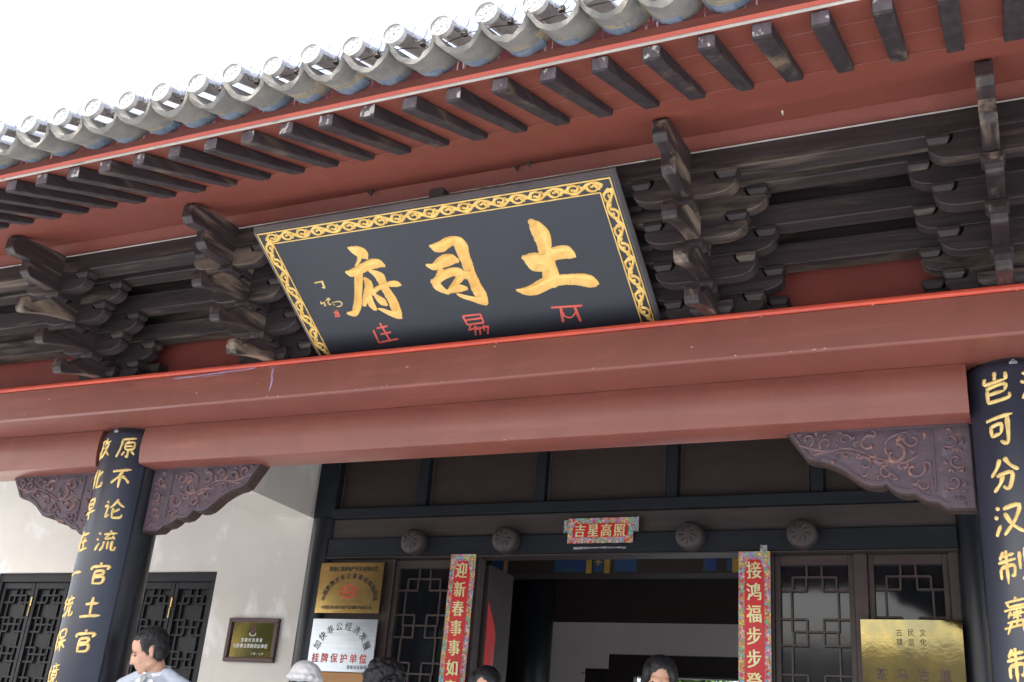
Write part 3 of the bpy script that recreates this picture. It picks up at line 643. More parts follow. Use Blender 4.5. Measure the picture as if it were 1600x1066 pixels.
def bracket(x, lab):
    c = empty('bracket_set', (x, 4.5, 2.060), lab, 'bracket set', 'stepped wooden bracket sets under the eave')
    L0 = c.location
    def put(name, me, X, Y, Z, b=.0035):
        o = link(name, me, c, (X - L0.x + random.uniform(-.0015, .0015), Y - L0.y, Z - L0.z)); bev(o, b); return o
    for n in (2, 3, 4, 5):
        zb = ZT[n] - .1125
        o = put('lateral_arm', AS, x, PY[n], zb)
        for s in (-1, 1): put('bearing_block', BK, x + s * .187, PY[n] + .033, ZT[n] - .0425)
        yb = PY[n - 1] if n > 2 else 4.535
        o = put('lateral_arm', AL, x, yb if n > 2 else 4.49, zb)
        for s in (-1, 1): put('bearing_block', BK, x + s * .275, (yb if n > 2 else 4.49) + .033, ZT[n] - .0425)
    for n, me in ((2, NA), (3, NA), (4, NA)):
        put('projecting_arm', me, x, PY[n], ZT[n])
        put('bearing_block', BK, x, PY[n] - .137, ZT[n] - .0445, .003)
    put('projecting_arm', N5, x, PY[5], ZT[5])
    put('projecting_arm', N6, x, PY[5], ZT[6] - .004)
    g = MB(); put('base_block', BB, x, 4.46, 2.0602 - .005)
    return c
bracket(XL, 'bracket set above the left column, leftmost in view, seen from its side')
bracket(XL + 1.2025, 'bracket set just left of the plaque, partly hidden by its gold border')
bracket(XR - 1.2025, 'bracket set just right of the plaque, with a broad pale worn patch on its arms')
bracket(XR, 'bracket set above the right column, rightmost in view, seen nearly head-on')

for (y, z0, z1) in ((4.315, 2.500, 2.84), (4.478, 2.395, 2.86)):
    g = MB(); g.box(-7.6, 2.4, y, y + .012, z0, z1); wb = g.build('added_gap_board', M['wood_x'], None, org=(-2.4, y, z0)); tag(wb, 'added dark board that catches some light behind the third bracket beam' if y < 4.4 else 'added dark board that catches some light behind the lowest bracket beam', 'board wall')  # boards added to catch light so the gaps do not go black
# ================= plaque =================
PD = json.loads('''{"bold":[[[-461,146,-464,150,-467,154],[-437,146,-448,159,-459,173],[-408,151,-427,171,-446,192],[-381,171,-405,191,-429,211],[-375,197,-395,208,-414,220],[-386,220,-390,223,-395,225]],[[-413,208,-424,204,-435,200],[-434,233,-440,229,-447,225],[-463,257,-467,253,-471,249]],[[-529,278,-534,285,-539,293],[-509,273,-515,293,-521,313],[-474,261,-474,285,-475,308],[-422,244,-422,269,-423,293],[-366,231,-372,258,-379,285],[-327,242,-339,262,-352,283],[-315,267,-322,274,-329,282]],[[-451,298,-470,295,-489,291],[-471,342,-492,338,-514,335],[-493,387,-513,383,-533,380],[-517,432,-536,428,-555,425],[-539,479,-559,474,-579,468],[-564,515,-581,505,-597,495],[-605,547,-606,529,-607,512],[-641,534,-637,525,-633,517]],[[-443,331,-452,335,-461,339],[-426,359,-447,364,-468,369],[-435,397,-455,391,-475,385],[-470,433,-484,426,-498,418],[-497,466,-509,461,-521,456],[-516,489,-525,486,-534,483]],[[-456,418,-469,418,-483,418],[-463,452,-481,455,-500,457],[-465,482,-483,489,-501,495],[-466,511,-477,516,-487,521]],[[-402,289,-407,294,-412,300],[-370,300,-383,312,-397,324],[-343,324,-368,337,-392,350],[-344,360,-367,366,-390,371],[-349,387,-370,393,-391,400],[-342,423,-365,432,-387,441],[-333,472,-359,481,-385,489],[-335,521,-361,529,-387,536],[-339,560,-360,568,-381,576],[-350,585,-355,588,-361,591]],[[-371,593,-362,582,-353,572],[-397,578,-386,565,-375,552],[-423,557,-414,546,-406,536],[-445,536,-439,529,-432,521],[-458,522,-455,519,-452,516]],[[-456,416,-452,425,-448,434],[-423,394,-420,405,-418,417],[-383,380,-383,392,-383,404],[-351,374,-353,386,-356,399],[-311,367,-317,384,-323,401],[-285,376,-293,390,-301,404],[-274,392,-278,397,-281,402]],[[-431,431,-439,436,-447,442],[-412,452,-427,462,-443,473],[-397,470,-414,483,-431,496],[-397,489,-406,496,-416,503]],[[-23,200,-28,207,-33,214],[2,193,-8,216,-18,239],[23,189,22,217,22,245],[58,175,60,200,62,226],[101,172,92,195,84,219],[139,186,114,207,89,227],[155,227,122,236,89,246],[147,271,118,276,89,282],[146,311,118,317,90,323],[141,360,115,366,88,373],[141,410,115,417,89,424],[144,458,115,467,87,477],[152,499,122,511,93,523],[147,543,127,550,107,558],[135,566,129,568,123,570]],[[116,570,126,554,135,539],[90,557,99,542,108,528],[62,539,69,528,77,516],[30,522,36,512,42,503],[9,505,14,498,19,492],[2,493,4,490,7,487]],[[-84,301,-88,308,-93,315],[-58,302,-62,320,-66,338],[-22,277,-20,305,-19,333],[23,261,19,294,15,328],[60,268,50,295,39,322],[76,289,68,302,61,315]],[[-22,358,-29,346,-35,333],[-59,372,-61,369,-63,365]],[[-83,395,-95,402,-106,409],[-66,414,-85,427,-104,440],[-56,438,-70,450,-84,463],[-39,472,-45,478,-51,483]],[[-98,397,-97,408,-96,420],[-83,384,-79,402,-74,420],[-47,362,-43,382,-39,402],[-1,343,-2,366,-2,390],[38,340,31,363,23,386],[71,349,55,370,39,392],[90,377,75,390,60,403],[90,402,84,406,79,410]],[[58,419,50,403,43,387],[33,434,24,421,16,408],[7,455,0,443,-8,431],[-28,472,-32,464,-36,456]],[[-43,460,-44,469,-45,478],[-2,448,-4,464,-7,480],[34,439,29,460,23,480],[59,451,55,463,50,475]],[[522,151,508,159,494,168],[546,168,518,183,489,198],[571,217,532,231,492,244],[566,273,530,276,494,279],[553,313,522,314,491,316],[551,356,516,360,481,364],[549,402,513,406,478,411],[548,452,507,453,466,453],[533,489,498,486,462,482]],[[417,327,411,337,404,348],[450,319,430,347,410,375],[482,323,456,368,431,413],[494,333,496,377,498,421],[536,312,543,344,549,376],[591,302,586,337,581,372],[636,308,621,339,606,370],[657,343,644,359,632,375],[656,361,653,365,650,370]],[[319,504,316,509,314,514],[356,501,350,519,344,538],[395,490,394,520,392,549],[440,469,443,502,445,535],[499,453,497,485,495,518],[558,455,552,483,546,511],[620,459,611,488,601,517],[669,466,655,497,641,529],[703,483,686,512,670,541],[718,508,709,525,700,542],[719,521,717,526,716,532]]],"fine":[[[-743,315,-745,320,-746,325],[-719,313,-720,317,-721,322],[-690,313,-691,317,-692,321]],[[-693,320,-699,322,-705,324],[-693,341,-699,342,-706,344],[-696,358,-703,358,-709,359]],[[-706,362,-703,358,-699,355],[-717,351,-715,349,-714,347]],[[-759,430,-763,431,-767,433],[-759,441,-763,447,-767,452],[-741,437,-746,441,-750,446],[-742,457,-748,459,-755,461],[-743,462,-746,464,-749,466]],[[-734,431,-733,434,-732,436],[-709,415,-709,420,-709,425],[-700,427,-704,426,-709,424],[-717,440,-721,438,-724,437],[-718,450,-722,453,-727,457],[-707,454,-710,458,-713,463]],[[-703,448,-703,450,-703,452],[-673,442,-674,445,-675,448],[-650,445,-653,449,-656,452],[-643,463,-647,463,-651,463],[-663,479,-663,475,-663,471],[-687,477,-686,475,-685,473]],[[-695,455,-698,457,-700,459],[-690,467,-691,468,-693,469]]],"seal":[[[-701,495,-703,499,-705,503],[-690,498,-693,502,-695,505]],[[-720,505,-722,508,-724,512],[-688,511,-690,514,-692,518]],[[-723,528,-725,533,-727,537],[-691,531,-693,535,-695,540]],[[-705,501,-709,501,-712,501],[-712,530,-715,531,-719,531]],[[-691,505,-695,506,-698,507],[-692,531,-695,532,-699,533]],[[-710,517,-712,521,-714,524],[-692,519,-694,523,-696,526]]],"yi":[[[-481,603,-487,605,-492,607],[-471,714,-477,716,-482,718]],[[-517,630,-518,635,-520,641],[-451,623,-452,629,-453,634]],[[-511,669,-513,674,-514,680],[-447,663,-449,668,-450,674]],[[-537,642,-543,644,-549,646],[-538,723,-544,725,-550,727]],[[-543,719,-544,725,-546,731],[-425,709,-426,715,-428,721]],[[-17,615,-18,621,-20,626],[81,616,79,621,78,626]],[[-13,619,-18,621,-24,623],[-7,673,-12,675,-17,677]],[[84,620,79,621,74,622],[83,671,78,672,73,673]],[[-11,670,-12,675,-13,681],[79,667,78,672,77,678]],[[-10,642,-12,647,-13,652],[80,639,79,644,78,650]],[[10,680,6,677,3,675],[-14,710,-18,708,-21,705]],[[-17,702,-18,708,-18,713],[38,690,38,695,37,701]],[[30,684,25,684,20,684],[13,744,8,744,3,744]],[[53,694,48,694,43,694],[41,741,36,742,30,742]],[[16,703,16,709,15,714],[92,692,91,697,90,703]],[[77,685,72,685,67,686],[70,722,65,722,60,723]],[[101,694,97,693,92,692],[79,745,74,744,69,743]],[[453,624,452,630,450,636],[609,632,607,638,606,644]],[[506,634,499,634,492,635],[492,719,485,720,478,720]],[[575,635,568,637,561,639],[580,725,573,727,565,729]],[[507,663,503,664,499,665],[506,681,503,684,499,687],[524,693,522,697,520,702],[541,690,543,694,544,697],[561,669,563,672,565,675]]]}''')
ev = Vector((0, .665, -.382)).normalized(); eu = Vector((1, 0, 0)); nn = eu.cross(ev); PO = Vector((-2.40, 3.79, 2.487))
if nn.z > 0: nn = -nn
pf = Plane(PO, eu, ev, nn)
pq = empty('name_plaque', tuple(PO + ev * .8), 'large black plaque with big gold characters and gold scroll border, leaning over the beam', 'plaque')
def pbox(g, u0, u1, v0, v1, h0, h1):
    vs = [pf(u, v, h) for h in (h0, h1) for v in (v0, v1) for u in (u0, u1)]
    g.add(vs, [(0, 2, 3, 1), (4, 5, 7, 6), (0, 1, 5, 4), (2, 6, 7, 3), (0, 4, 6, 2), (1, 3, 7, 5)])
WIN = []   # windows of the face that the carved characters fill; the face round them is built after the characters
g = MB()   # bevelled rim round the panel
ring = [(-.936, -.010), (.936, -.010), (.936, .862), (-.936, .862)]
def rr(d, h): return [pf(u + (d if u > 0 else -d), v + (d if v > .4 else -d), h) for u, v in ring]
L1, L2, L3, L4 = rr(0, -.002), rr(.004, .002), rr(.016, -.030), rr(.010, -.055)
vs = L1 + L2 + L3 + L4; g.add(vs, [(k * 4 + i, k * 4 + (i + 1) % 4, (k + 1) * 4 + (i + 1) % 4, (k + 1) * 4 + i) for k in range(3) for i in range(4)] + [(12, 13, 14, 15)])
g.build('rim', M['plaque_rim'], pq)
g = MB()
for (a, b, c_, d) in ((-.929, .929, -.003, .003), (-.868, .868, .061, .066), (-.929, -.924, .003, .86), (.924, .929, .003, .86), (-.868, -.863, .066, .86), (.863, .868, .066, .86)): pbox(g, a, b, c_, d, -.003, .002)
g.build('border_line', M['gold2'], pq)
# scroll border
def vine(g, f, length, phase=0):
    w = .030; per = .178; n = int(length / per * 2)
    pts = [(i * per / 8, .021 * math.sin(2 * math.pi * i / 8 + phase)) for i in range(int(length / per * 8) + 1)]
    brush_u(g, pts, .015, f, .006)
    for k in range(n):
        s = 1 if k % 2 == 0 else -1; cx = (k + .5) * per / 2; q = 1.0 if s > 0 else .86
        if cx > length - .03: break
        r = .0165 * q
        pts = [(cx - .032, s * .012), (cx - .026, -s * .010), (cx - .006, -s * .021), (cx + .017 * q, -s * .015), (cx + .017 * q, s * .002), (cx + .003, s * .006), (cx - .006, -s * .003)]
        brush(g, pts, .015, f, .0065, 3)
        for (a, b, c2, d2) in ((-.006, -.003, -.016, .004), (.004, .002, .004, .011), (-.030, .004, -.040, -.007), (-.034, .010, -.047, .004), (.030, .002, .033, -.012), (.034, -.002, .045, -.010), (.022, -.010, .030, -.020), (-.016, -.014, -.026, -.022)):
            brush(g, [(cx + a * q, s * b), (cx + (a + c2) * .5 * q + .002, s * (b + d2) * .5), (cx + c2 * q, s * d2)], .0145, f, .0055, 2)
def brush_u(g, pts, w, f, h):
    P = catmull(pts, 3); n = len(P); L = []; R = []
    for i in range(n):
        a = P[max(i - 1, 0)]; b = P[min(i + 1, n - 1)]; dx, dy = b[0] - a[0], b[1] - a[1]; d = math.hypot(dx, dy)
        ww = w * (.5 + .12 * math.sin(i * .8)); L.append((P[i][0] - dy / d * ww, P[i][1] + dx / d * ww)); R.append((P[i][0] + dy / d * ww, P[i][1] - dx / d * ww))
    ribbon(g, L, P, R, f, h)
g = MB(); vine(g, lambda a, b, h: pf(-.895 + a, .032 + b, h - .0018), 1.80); g.build('scroll_border', M['gold2'], pq)
g = MB(); vine(g, lambda a, b, h: pf(-.896 + b, .050 + a, h - .0018), .80, 1.0); g.build('scroll_border', M['gold2'], pq)
g = MB(); vine(g, lambda a, b, h: pf(.896 + b, .050 + a, h - .0018), .80, 1.0); g.build('scroll_border', M['gold2'], pq)
def strokes(lst, mt, h, name, k=5):
    for chars in lst:
        g = MB()
        for st in chars:
            P = catmull([[v / 1000 for v in p] for p in st], k)
            ribbon(g, [p[0:2] for p in P], [p[2:4] for p in P], [p[4:6] for p in P], lambda a, b, hh: pf(a, b, hh - .0016), h)
        o = g.build(name, mt, pq); autosmooth(o.data, 28)
import numpy as np
def carved(sts, name):
    # V-cut carving: depth follows the distance to the edge of the joined strokes
    cell = .0026; quads = []
    for st in sts:
        P = catmull([[v / 1000 for v in q] for q in st], 6)
        for a, b in zip(P[:-1], P[1:]): quads.append([a[0:2], a[4:6], b[4:6], b[0:2]])
        for e in (P[0], P[-1]):
            cx, cy = e[2], e[3]; r = math.hypot(e[0] - e[4], e[1] - e[5]) * .5; quads.append([(cx + r * math.cos(t * math.pi / 5), cy + r * math.sin(t * math.pi / 5)) for t in range(10)])
    A = np.array([q for qq in quads for q in qq]); lo = A.min(0) - .01; hi = A.max(0) + .01
    nx, ny = [int(v) for v in (hi - lo) / cell + 2]; X, Y = np.meshgrid(lo[0] + np.arange(nx) * cell, lo[1] + np.arange(ny) * cell, indexing='ij'); mask = np.zeros((nx, ny), bool)
    for q in quads:
        q = np.array(q); c_ = q.mean(0); q = c_ + (q - c_) * 1.01; s_ = 0; ins = np.ones_like(mask); ar = 0
        i0, j0 = np.maximum(((q.min(0) - lo) / cell).astype(int) - 1, 0); i1, j1 = ((q.max(0) - lo) / cell).astype(int) + 3
        x = X[i0:i1, j0:j1]; y = Y[i0:i1, j0:j1]; odd = np.zeros(x.shape, bool); m = len(q)
        for k in range(m):
            (xa, ya), (xb, yb) = q[k], q[(k + 1) % m]
            with np.errstate(divide='ignore', invalid='ignore'): odd ^= ((ya > y) != (yb > y)) & (x < (xb - xa) * (y - ya) / (yb - ya + 1e-12) + xa)
        mask[i0:i1, j0:j1] |= odd
    out = ~mask & (np.roll(mask, 1, 0) | np.roll(mask, -1, 0) | np.roll(mask, 1, 1) | np.roll(mask, -1, 1))
    E = np.argwhere(out) * cell; I = np.argwhere(mask); D = np.zeros((nx, ny))
    for i, j in I: D[i, j] = math.sqrt((((E - (i * cell, j * cell)) ** 2).sum(1)).min())
    for _ in range(2): D = np.where(mask, (D * 2 + np.roll(D, 1, 0) + np.roll(D, -1, 0) + np.roll(D, 1, 1) + np.roll(D, -1, 1)) / 6, 0)
    Hh = np.where(mask, -.0032 - 1.05 * np.minimum(D, .026), -.002)
    vs = [pf(lo[0] + i * cell, lo[1] + j * cell, Hh[i, j]) for i in range(nx) for j in range(ny)]
    g = MB(); fs = [(i * ny + j, (i + 1) * ny + j, (i + 1) * ny + j + 1, i * ny + j + 1) for i in range(nx - 1) for j in range(ny - 1)]
    sel = [mask[i, j] or mask[i + 1, j] or mask[i, j + 1] or mask[i + 1, j + 1] for i in range(nx - 1) for j in range(ny - 1)]
    used = sorted({v for f, s_ in zip(fs, sel) if s_ for v in f}); rm_ = {v: k for k, v in enumerate(used)}
    g.add([vs[v] for v in used], [tuple(rm_[v] for v in f) for f, s_ in zip(fs, sel) if s_]); o = g.build(name, M['gold'], pq); autosmooth(o.data, 60)
    used = sorted({v for f, s_ in zip(fs, sel) if not s_ for v in f}); rm_ = {v: k for k, v in enumerate(used)}
    g = MB(); g.add([vs[v] for v in used], [tuple(rm_[v] for v in f) for f, s_ in zip(fs, sel) if not s_]); g.build('face_around_character', M['plaque'], pq)
    WIN.append((lo[0], lo[0] + (nx - 1) * cell, lo[1], lo[1] + (ny - 1) * cell))
B_ = PD['bold']
for part_ in (B_[:10], B_[10:18], B_[18:]): carved(part_, 'large_character')
WIN.sort(); g = MB(); u = -.936
for (a, b, c_, d) in WIN:
    pbox(g, u, a, -.010, .862, -.006, -.002); pbox(g, a, b, -.010, c_, -.006, -.002); pbox(g, a, b, d, .862, -.006, -.002); u = b
pbox(g, u, .936, -.010, .862, -.006, -.002); pbox(g, -.935, .935, -.009, .861, -.052, -.036); g.build('panel', M['plaque'], pq)
F_ = PD['fine']; strokes([F_[:3], F_[3:]], M['gold3'], .004, 'signature', 4)
strokes([PD['seal']], M['redmark'], .001, 'seal_mark', 2)
Y_ = PD['yi']; strokes([Y_[:5], Y_[5:17], Y_[17:]], M['redmark'], .003, 'red_character', 3)
hk = MB(); hk.box(-2.375, -2.295, 3.80, 3.90, 2.535, 2.594); o = hk.build('plaque_block', M['iron'], None, org=(-2.335, 3.85, 2.535), bevel=.012, seg=2); tag(o, 'small black-green block above the middle of the plaque top edge', 'block')
# ================= walls of the porch =================
g = MB(); g.box(-9.5, -5.43 - 2.26, YD, YD + .22, ZF, 2.9); g.box(-5.43, -4.62, YD, YD + .22, ZF, 2.9); g.box(-7.69, -5.43, YD, YD + .22, 1.389, 2.9); g.box(-7.69, -5.43, YD, YD + .22, ZF, -.05)
ob = g.build('porch_wall', M['plaster'], None, org=(-6, YD, ZF)); tag(ob, 'cream plastered wall left of the doorway, holding the lattice window and a small framed plate', 'wall')
g = MB(); g.box(-.20, 5, YD + .01, YD + .22, ZF, 2.9); ob = g.build('porch_wall', M['plaster'], None, org=(2, YD, ZF)); tag(ob, 'cream plastered wall behind the right column', 'wall')
g = MB(); g.box(-4.95, -4.655, 4.98, YD - .001, 1.765, 2.9)
ob = g.build('tie_beam', M['plaster'], None, org=(-4.8, 5.5, 1.76)); tag(ob, 'pale plastered tie beam running back from the left column to the wall', 'beam')
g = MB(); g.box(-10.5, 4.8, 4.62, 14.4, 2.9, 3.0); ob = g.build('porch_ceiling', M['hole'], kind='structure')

# ================= lattice window on the left =================
wn = empty('lattice_window', (-6.56, YD, -.05), 'wide dark lattice window in the cream wall, its top seen on both sides of the left column', 'window')
g = MB(); g.box(-7.69, -5.43, YD + .03, YD + .14, 1.32, 1.389); g.box(-7.69, -5.43, YD + .03, YD + .14, -.05, .02); g.box(-5.485, -5.43, YD + .03, YD + .14, .02, 1.32); g.box(-7.69, -7.64, YD + .03, YD + .14, .02, 1.32)
g.build('window_frame', M['darkframe'], wn, bevel=.003)
def lattice(parent, x0, x1, z0, z1, y, mt, sw=.034, bw=.0095, glass='pane', rail=.05):
    lf = MB(); lf.box(x0, x0 + sw, y, y + .04, z0, z1); lf.box(x1 - sw, x1, y, y + .04, z0, z1); lf.box(x0 + sw, x1 - sw, y, y + .04, z1 - rail, z1); lf.box(x0 + sw, x1 - sw, y, y + .04, z0, z0 + rail)
    o = lf.build('leaf_frame', mt, parent, bevel=.0025)
    a, b = x0 + sw, x1 - sw; w = b - a; zt = z1 - rail; zb = z0 + rail; g = MB(); yy = y + .010; t = bw / 2
    def Hh(v, u0, u1):
        z = zt - v * w
        if z > zb + t: g.box(a + u0 * w, a + u1 * w, yy, yy + .018, z - t, z + t)
    def Vv(u, v0, v1):
        z1_, z0_ = zt - v0 * w, max(zt - v1 * w, zb)
        if z1_ > zb + .01: g.box(a + u * w - t, a + u * w + t, yy + .0015, yy + .0165, z0_, z1_)
    Vv(.39, 0, .18); Vv(.61, 0, .18); v = .18
    while zt - v * w > zb:
        Hh(v, .18, .82); Vv(.18, v, v + .2); Vv(.82, v, v + .2); Vv(.38, v, v + .2); Vv(.62, v, v + .2)
        Hh(v + .2, 0, .38); Hh(v + .2, .62, 1)
        Vv(.16, v + .2, v + .62); Vv(.84, v + .2, v + .62)
        Hh(v + .62, 0, .38); Hh(v + .62, .62, 1); Vv(.38, v + .62, v + .8); Vv(.62, v + .62, v + .8)
        Vv(.16, v + .62, v + .8); Vv(.84, v + .62, v + .8); v += .8
    g.build('lattice', mt, o)
    if glass:
        p = MB(); p.box(a, b, y + .030, y + .033, zb, zt); p.build('pane', M[glass], o)
xs = [-5.485 - k * .3592 for k in range(7)]
for k in range(6): lattice(wn, xs[k + 1] + .003, xs[k] - .003, .022, 1.318, YD + .05, M['darkframe'], bw=.014, glass='pane_matt')
for x in (-5.845, -7.282):
    h = MB(); h.box(x - .006, x + .006, YD + .040, YD + .050, 1.13, 1.20); h.cyl((x, YD + .038, 1.125), (x, YD + .038, 1.05), .004, .004, 6); h.build('brass_hook', M['brass'], wn)

# ================= doorway =================
dw = empty('door_frame', (-2.42, YD, ZF), 'dark timber door frame with panels above, a deep lintel and four round carved pins', 'door frame')
for k, x in enumerate((-4.545, -.255)):
    g = MB(); g.cyl((x, YD + .02, ZF), (x, YD + .02, 1.745), .098, .095, 28); o = g.build('round_post', M['column'], dw, smooth=True); autosmooth(o.data, 40)
    g = MB(); g.box(x - .085, x + .085, YD - .03, YD + .12, 1.746, 2.9); g.build('upper_post', M['lintel_blue'], dw, bevel=.004)
g = MB(); g.box(-4.46, -.34, YD - .045, YD + .12, 1.745, 1.815); g.build('rail', M['lintel_blue'], dw, bevel=.004)
g = MB(); g.box(-4.46, -.34, YD - .02, YD + .12, 2.55, 2.9); g.build('rail', M['lintel_blue'], dw, bevel=.004)
g = MB(); g.box(-4.46, -.34, YD - .01, YD + .10, 1.600, 1.744); g.build('upper_lintel', M['lintel'], dw, bevel=.004)
g = MB(); g.box(-4.46, -.34, YD - .045, YD + .10, 1.468, 1.599); g.build('lower_lintel', M['lintel_blue'], dw, bevel=.006)
g = MB(); g.box(-4.46, -.34, YD - .052, YD + .09, 1.459, 1.4675); g.build('lintel_strip', M['lintel'], dw, bevel=.001)
mx = [-4.46, -3.765, -2.88, -1.98, -1.09, -.34]
for i, x in enumerate(mx[1:-1]):
    g = MB(); g.box(x - .036, x + .036, YD - .02, YD + .10, 1.816, 2.55); g.build('mullion', M['lintel_blue'], dw, bevel=.004)
for i in range(5):
    a = mx[i] + (.037 if i else 0); b = mx[i + 1] - (.037 if i < 4 else 0)
    g = MB(); g.box(a, b, YD + .03, YD + .07, 1.816, 2.55); pn = g.build('panel', M['panelwood'], dw)
    g = MB()
    for (x0, x1, z0, z1) in ((a + .012, b - .012, 1.828, 1.838), (a + .012, a + .022, 1.838, 2.54), (b - .022, b - .012, 1.838, 2.54)): g.box(x0, x1, YD + .018, YD + .0295, z0, z1)
    g.build('panel_moulding', M['doorwood'], pn, bevel=.002)
for x in (-3.738, -3.056, -1.832, -1.169):
    g = MB(); n = 26; pr = [(.0, .0), (.074, 0), (.086, -.012), (.086, -.075), (.076, -.092), (.055, -.100), (.02, -.106), (0, -.108)]
    vs = [(x + r * math.cos(2 * math.pi * i / n), YD - .046 + d, 1.552 + r * math.sin(2 * math.pi * i / n)) for r, d in pr[1:-1] for i in range(n)] + [(x, YD - .154, 1.552)]
    m = len(pr) - 2; g.add(vs, [(k * n + i, k * n + (i + 1) % n, (k + 1) * n + (i + 1) % n, (k + 1) * n + i) for k in range(m - 1) for i in range(n)] + [((m - 1) * n + i, (m - 1) * n + (i + 1) % n, m * n) for i in range(n)])
    pl = Plane((x, YD - .146, 1.552), (1, 0, 0), (0, 0, 1), (0, -1, 0))
    for k in range(9):
        a = k * 2 * math.pi / 9 + x
        brush(g, [(.012 * math.cos(a), .012 * math.sin(a)), (.035 * math.cos(a + .25), .035 * math.sin(a + .25)), (.060 * math.cos(a + .1), .060 * math.sin(a + .1))], .016, pl, .009, 3)
    o = g.build('door_pin', M['pin'], dw); autosmooth(o.data, 40)
# jambs
for (a, b) in ((-3.99, -3.925), (-3.475, -3.275), (-1.56, -1.355), (-.905, -.83), (-.40, -.345)):
    g = MB(); g.box(a, b, YD + .0, YD + .09, ZF, 1.4585); g.build('jamb', M['doorwood'], dw, bevel=.004)
g = MB(); g.box(-4.455, -3.992, YD + .01, YD + .08, ZF, 1.4585); g.build('side_board', M['doorwood'], dw)
g = MB(); g.box(-3.28, -1.56, YD - .03, YD + .10, ZF, ZF + .12); g.build('threshold', M['doorwood'], dw, bevel=.01)
def door_leaf(x0, x1, lab):
    c = empty('door_leaf', ((x0 + x1) / 2, YD, ZF + .01), lab, 'door', 'lattice door leaves')
    g = MB(); g.box(x0, x1, YD + .03, YD + .07, ZF + .01, .10); g.build('lower_panel', M['doorwood'], c, bevel=.003)
    lattice(c, x0, x1, .102, 1.455, YD + .025, M['doorwood'], .030, .0105, rail=.055)
door_leaf(-3.923, -3.477, 'narrow lattice leaf between the two metal plates and the left red couplet strip')
door_leaf(-1.353, -.907, 'lattice leaf just right of the right red couplet strip, roofs reflected in its glass')
door_leaf(-.828, -.402, 'rightmost lattice leaf, its lower part behind the shiny brass plate')
# opened inward leaf with red paper
c = empty('open_door_leaf', (-3.27, YD + .1, ZF + .02), 'door leaf folded inward inside the dark doorway with a curled red poster on it', 'door')
g = MB(); g.box(-3.30, -3.255, YD + .12, YD + .50, ZF + .02, 1.44); g.build('leaf_board', M['panelwood'], c, bevel=.004)
g = MB(); vs = [(-3.252, YD + .13, 1.20), (-3.235, YD + .21, 1.06), (-3.248, YD + .27, 1.00), (-3.25, YD + .25, .3), (-3.252, YD + .13, .3)]
g.add(vs + [(a - .002, b, c_) for a, b, c_ in vs], [(0, 1, 2, 3, 4), (9, 8, 7, 6, 5)]); g.build('red_poster', M['redpaper'], c)

# ================= interior =================
g = MB(); g.box(-6.8, -3.88, 10.0, 10.15, ZF, 1.63); g.box(-3.88, -3.65, 10.0, 10.15, 1.21, 1.63); g.box(-3.65, .6, 10.0, 10.15, 1.345, 1.63); g.box(-.9, .6, 10.0, 10.15, ZF, 1.345)
ob = g.build('inner_wall', M['inwall'], None, org=(-2.4, 10, ZF)); tag(ob, 'dim grey plaster wall at the back of the dark hall, seen through the doorway', 'wall')
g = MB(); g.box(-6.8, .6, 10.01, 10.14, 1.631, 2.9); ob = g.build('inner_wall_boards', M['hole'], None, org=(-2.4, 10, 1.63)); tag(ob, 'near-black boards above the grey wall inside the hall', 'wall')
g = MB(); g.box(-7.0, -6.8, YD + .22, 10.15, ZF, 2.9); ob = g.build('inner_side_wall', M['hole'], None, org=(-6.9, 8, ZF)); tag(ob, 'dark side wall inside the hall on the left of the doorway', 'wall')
g = MB(); g.box(.6, .8, YD + .22, 7.4, ZF, 2.9); g.box(.6, .8, 9.7, 10.15, ZF, 2.9); g.box(.6, .8, 7.4, 9.7, 1.9, 2.9); ob = g.build('inner_side_wall', M['hole'], None, org=(.7, 8, ZF)); tag(ob, 'dark side wall with an opening added for daylight, inside the hall right of the doorway', 'wall')  # unseen opening added so daylight reaches the back wall
c = empty('rear_door_frame', (-2.4, 10, ZF), 'dark stepped frame of the rear doorway with bright greenery beyond', 'door frame')
g = MB(); g.box(-3.878, -3.652, 10.02, 10.13, ZF, 1.208); g.build('outer_jamb', M['panelwood'], c)
g = MB(); g.box(-3.648, -.902, 10.02, 10.13, 1.150, 1.343); g.build('header', M['panelwood'], c)
g = MB(); g.box(-3.648, -3.40, 10.02, 10.13, ZF, 1.148); g.build('inner_jamb', M['panelwood'], c)
g = MB(); g.box(-3.90, .0, 9.985, 9.999, 1.158, 1.166); g.build('header_strip', M['lintel'], c)
g = MB(); g.cyl((-4.29, 9.6, ZF), (-4.29, 9.6, 2.89), .215, .215, 24); ob = g.build('hall_column', M['column'], None, org=(-4.29, 9.6, ZF), smooth=True); tag(ob, 'black column deep inside the hall, in front of the grey back wall', 'column')
c = empty('painted_beam', (-2.4, 8, 1.68), 'blue and green painted beam with yellow bars, dim inside the doorway just below the lintel', 'beam')
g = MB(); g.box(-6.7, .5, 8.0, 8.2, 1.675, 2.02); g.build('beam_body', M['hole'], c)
g = MB()
for (a, b) in ((-3.40, -3.14), (-3.07, -2.99), (-2.90, -2.72), (-3.95, -3.80), (-2.02, -1.85), (-2.2, -2.1)): g.box(a, b, 7.992, 7.999, 1.69, 2.0)
g.build('blue_field', M['blue'], c)
g = MB()
for (a, b, z0, z1) in ((-3.13, -3.085, 1.677, 2.01), (-2.98, -2.935, 1.677, 2.01), (-2.935, -2.87, 1.80, 1.83), (-3.84, -3.81, 1.69, 1.80), (-1.98, -1.93, 1.677, 2.01), (-2.06, -1.98, 1.80, 1.83)): g.box(a, b, 7.985, 7.9915, z0, z1)
pl = Plane((-3.032, 7.99, 1.765), (1, 0, 0), (0, 0, 1), (0, -1, 0))
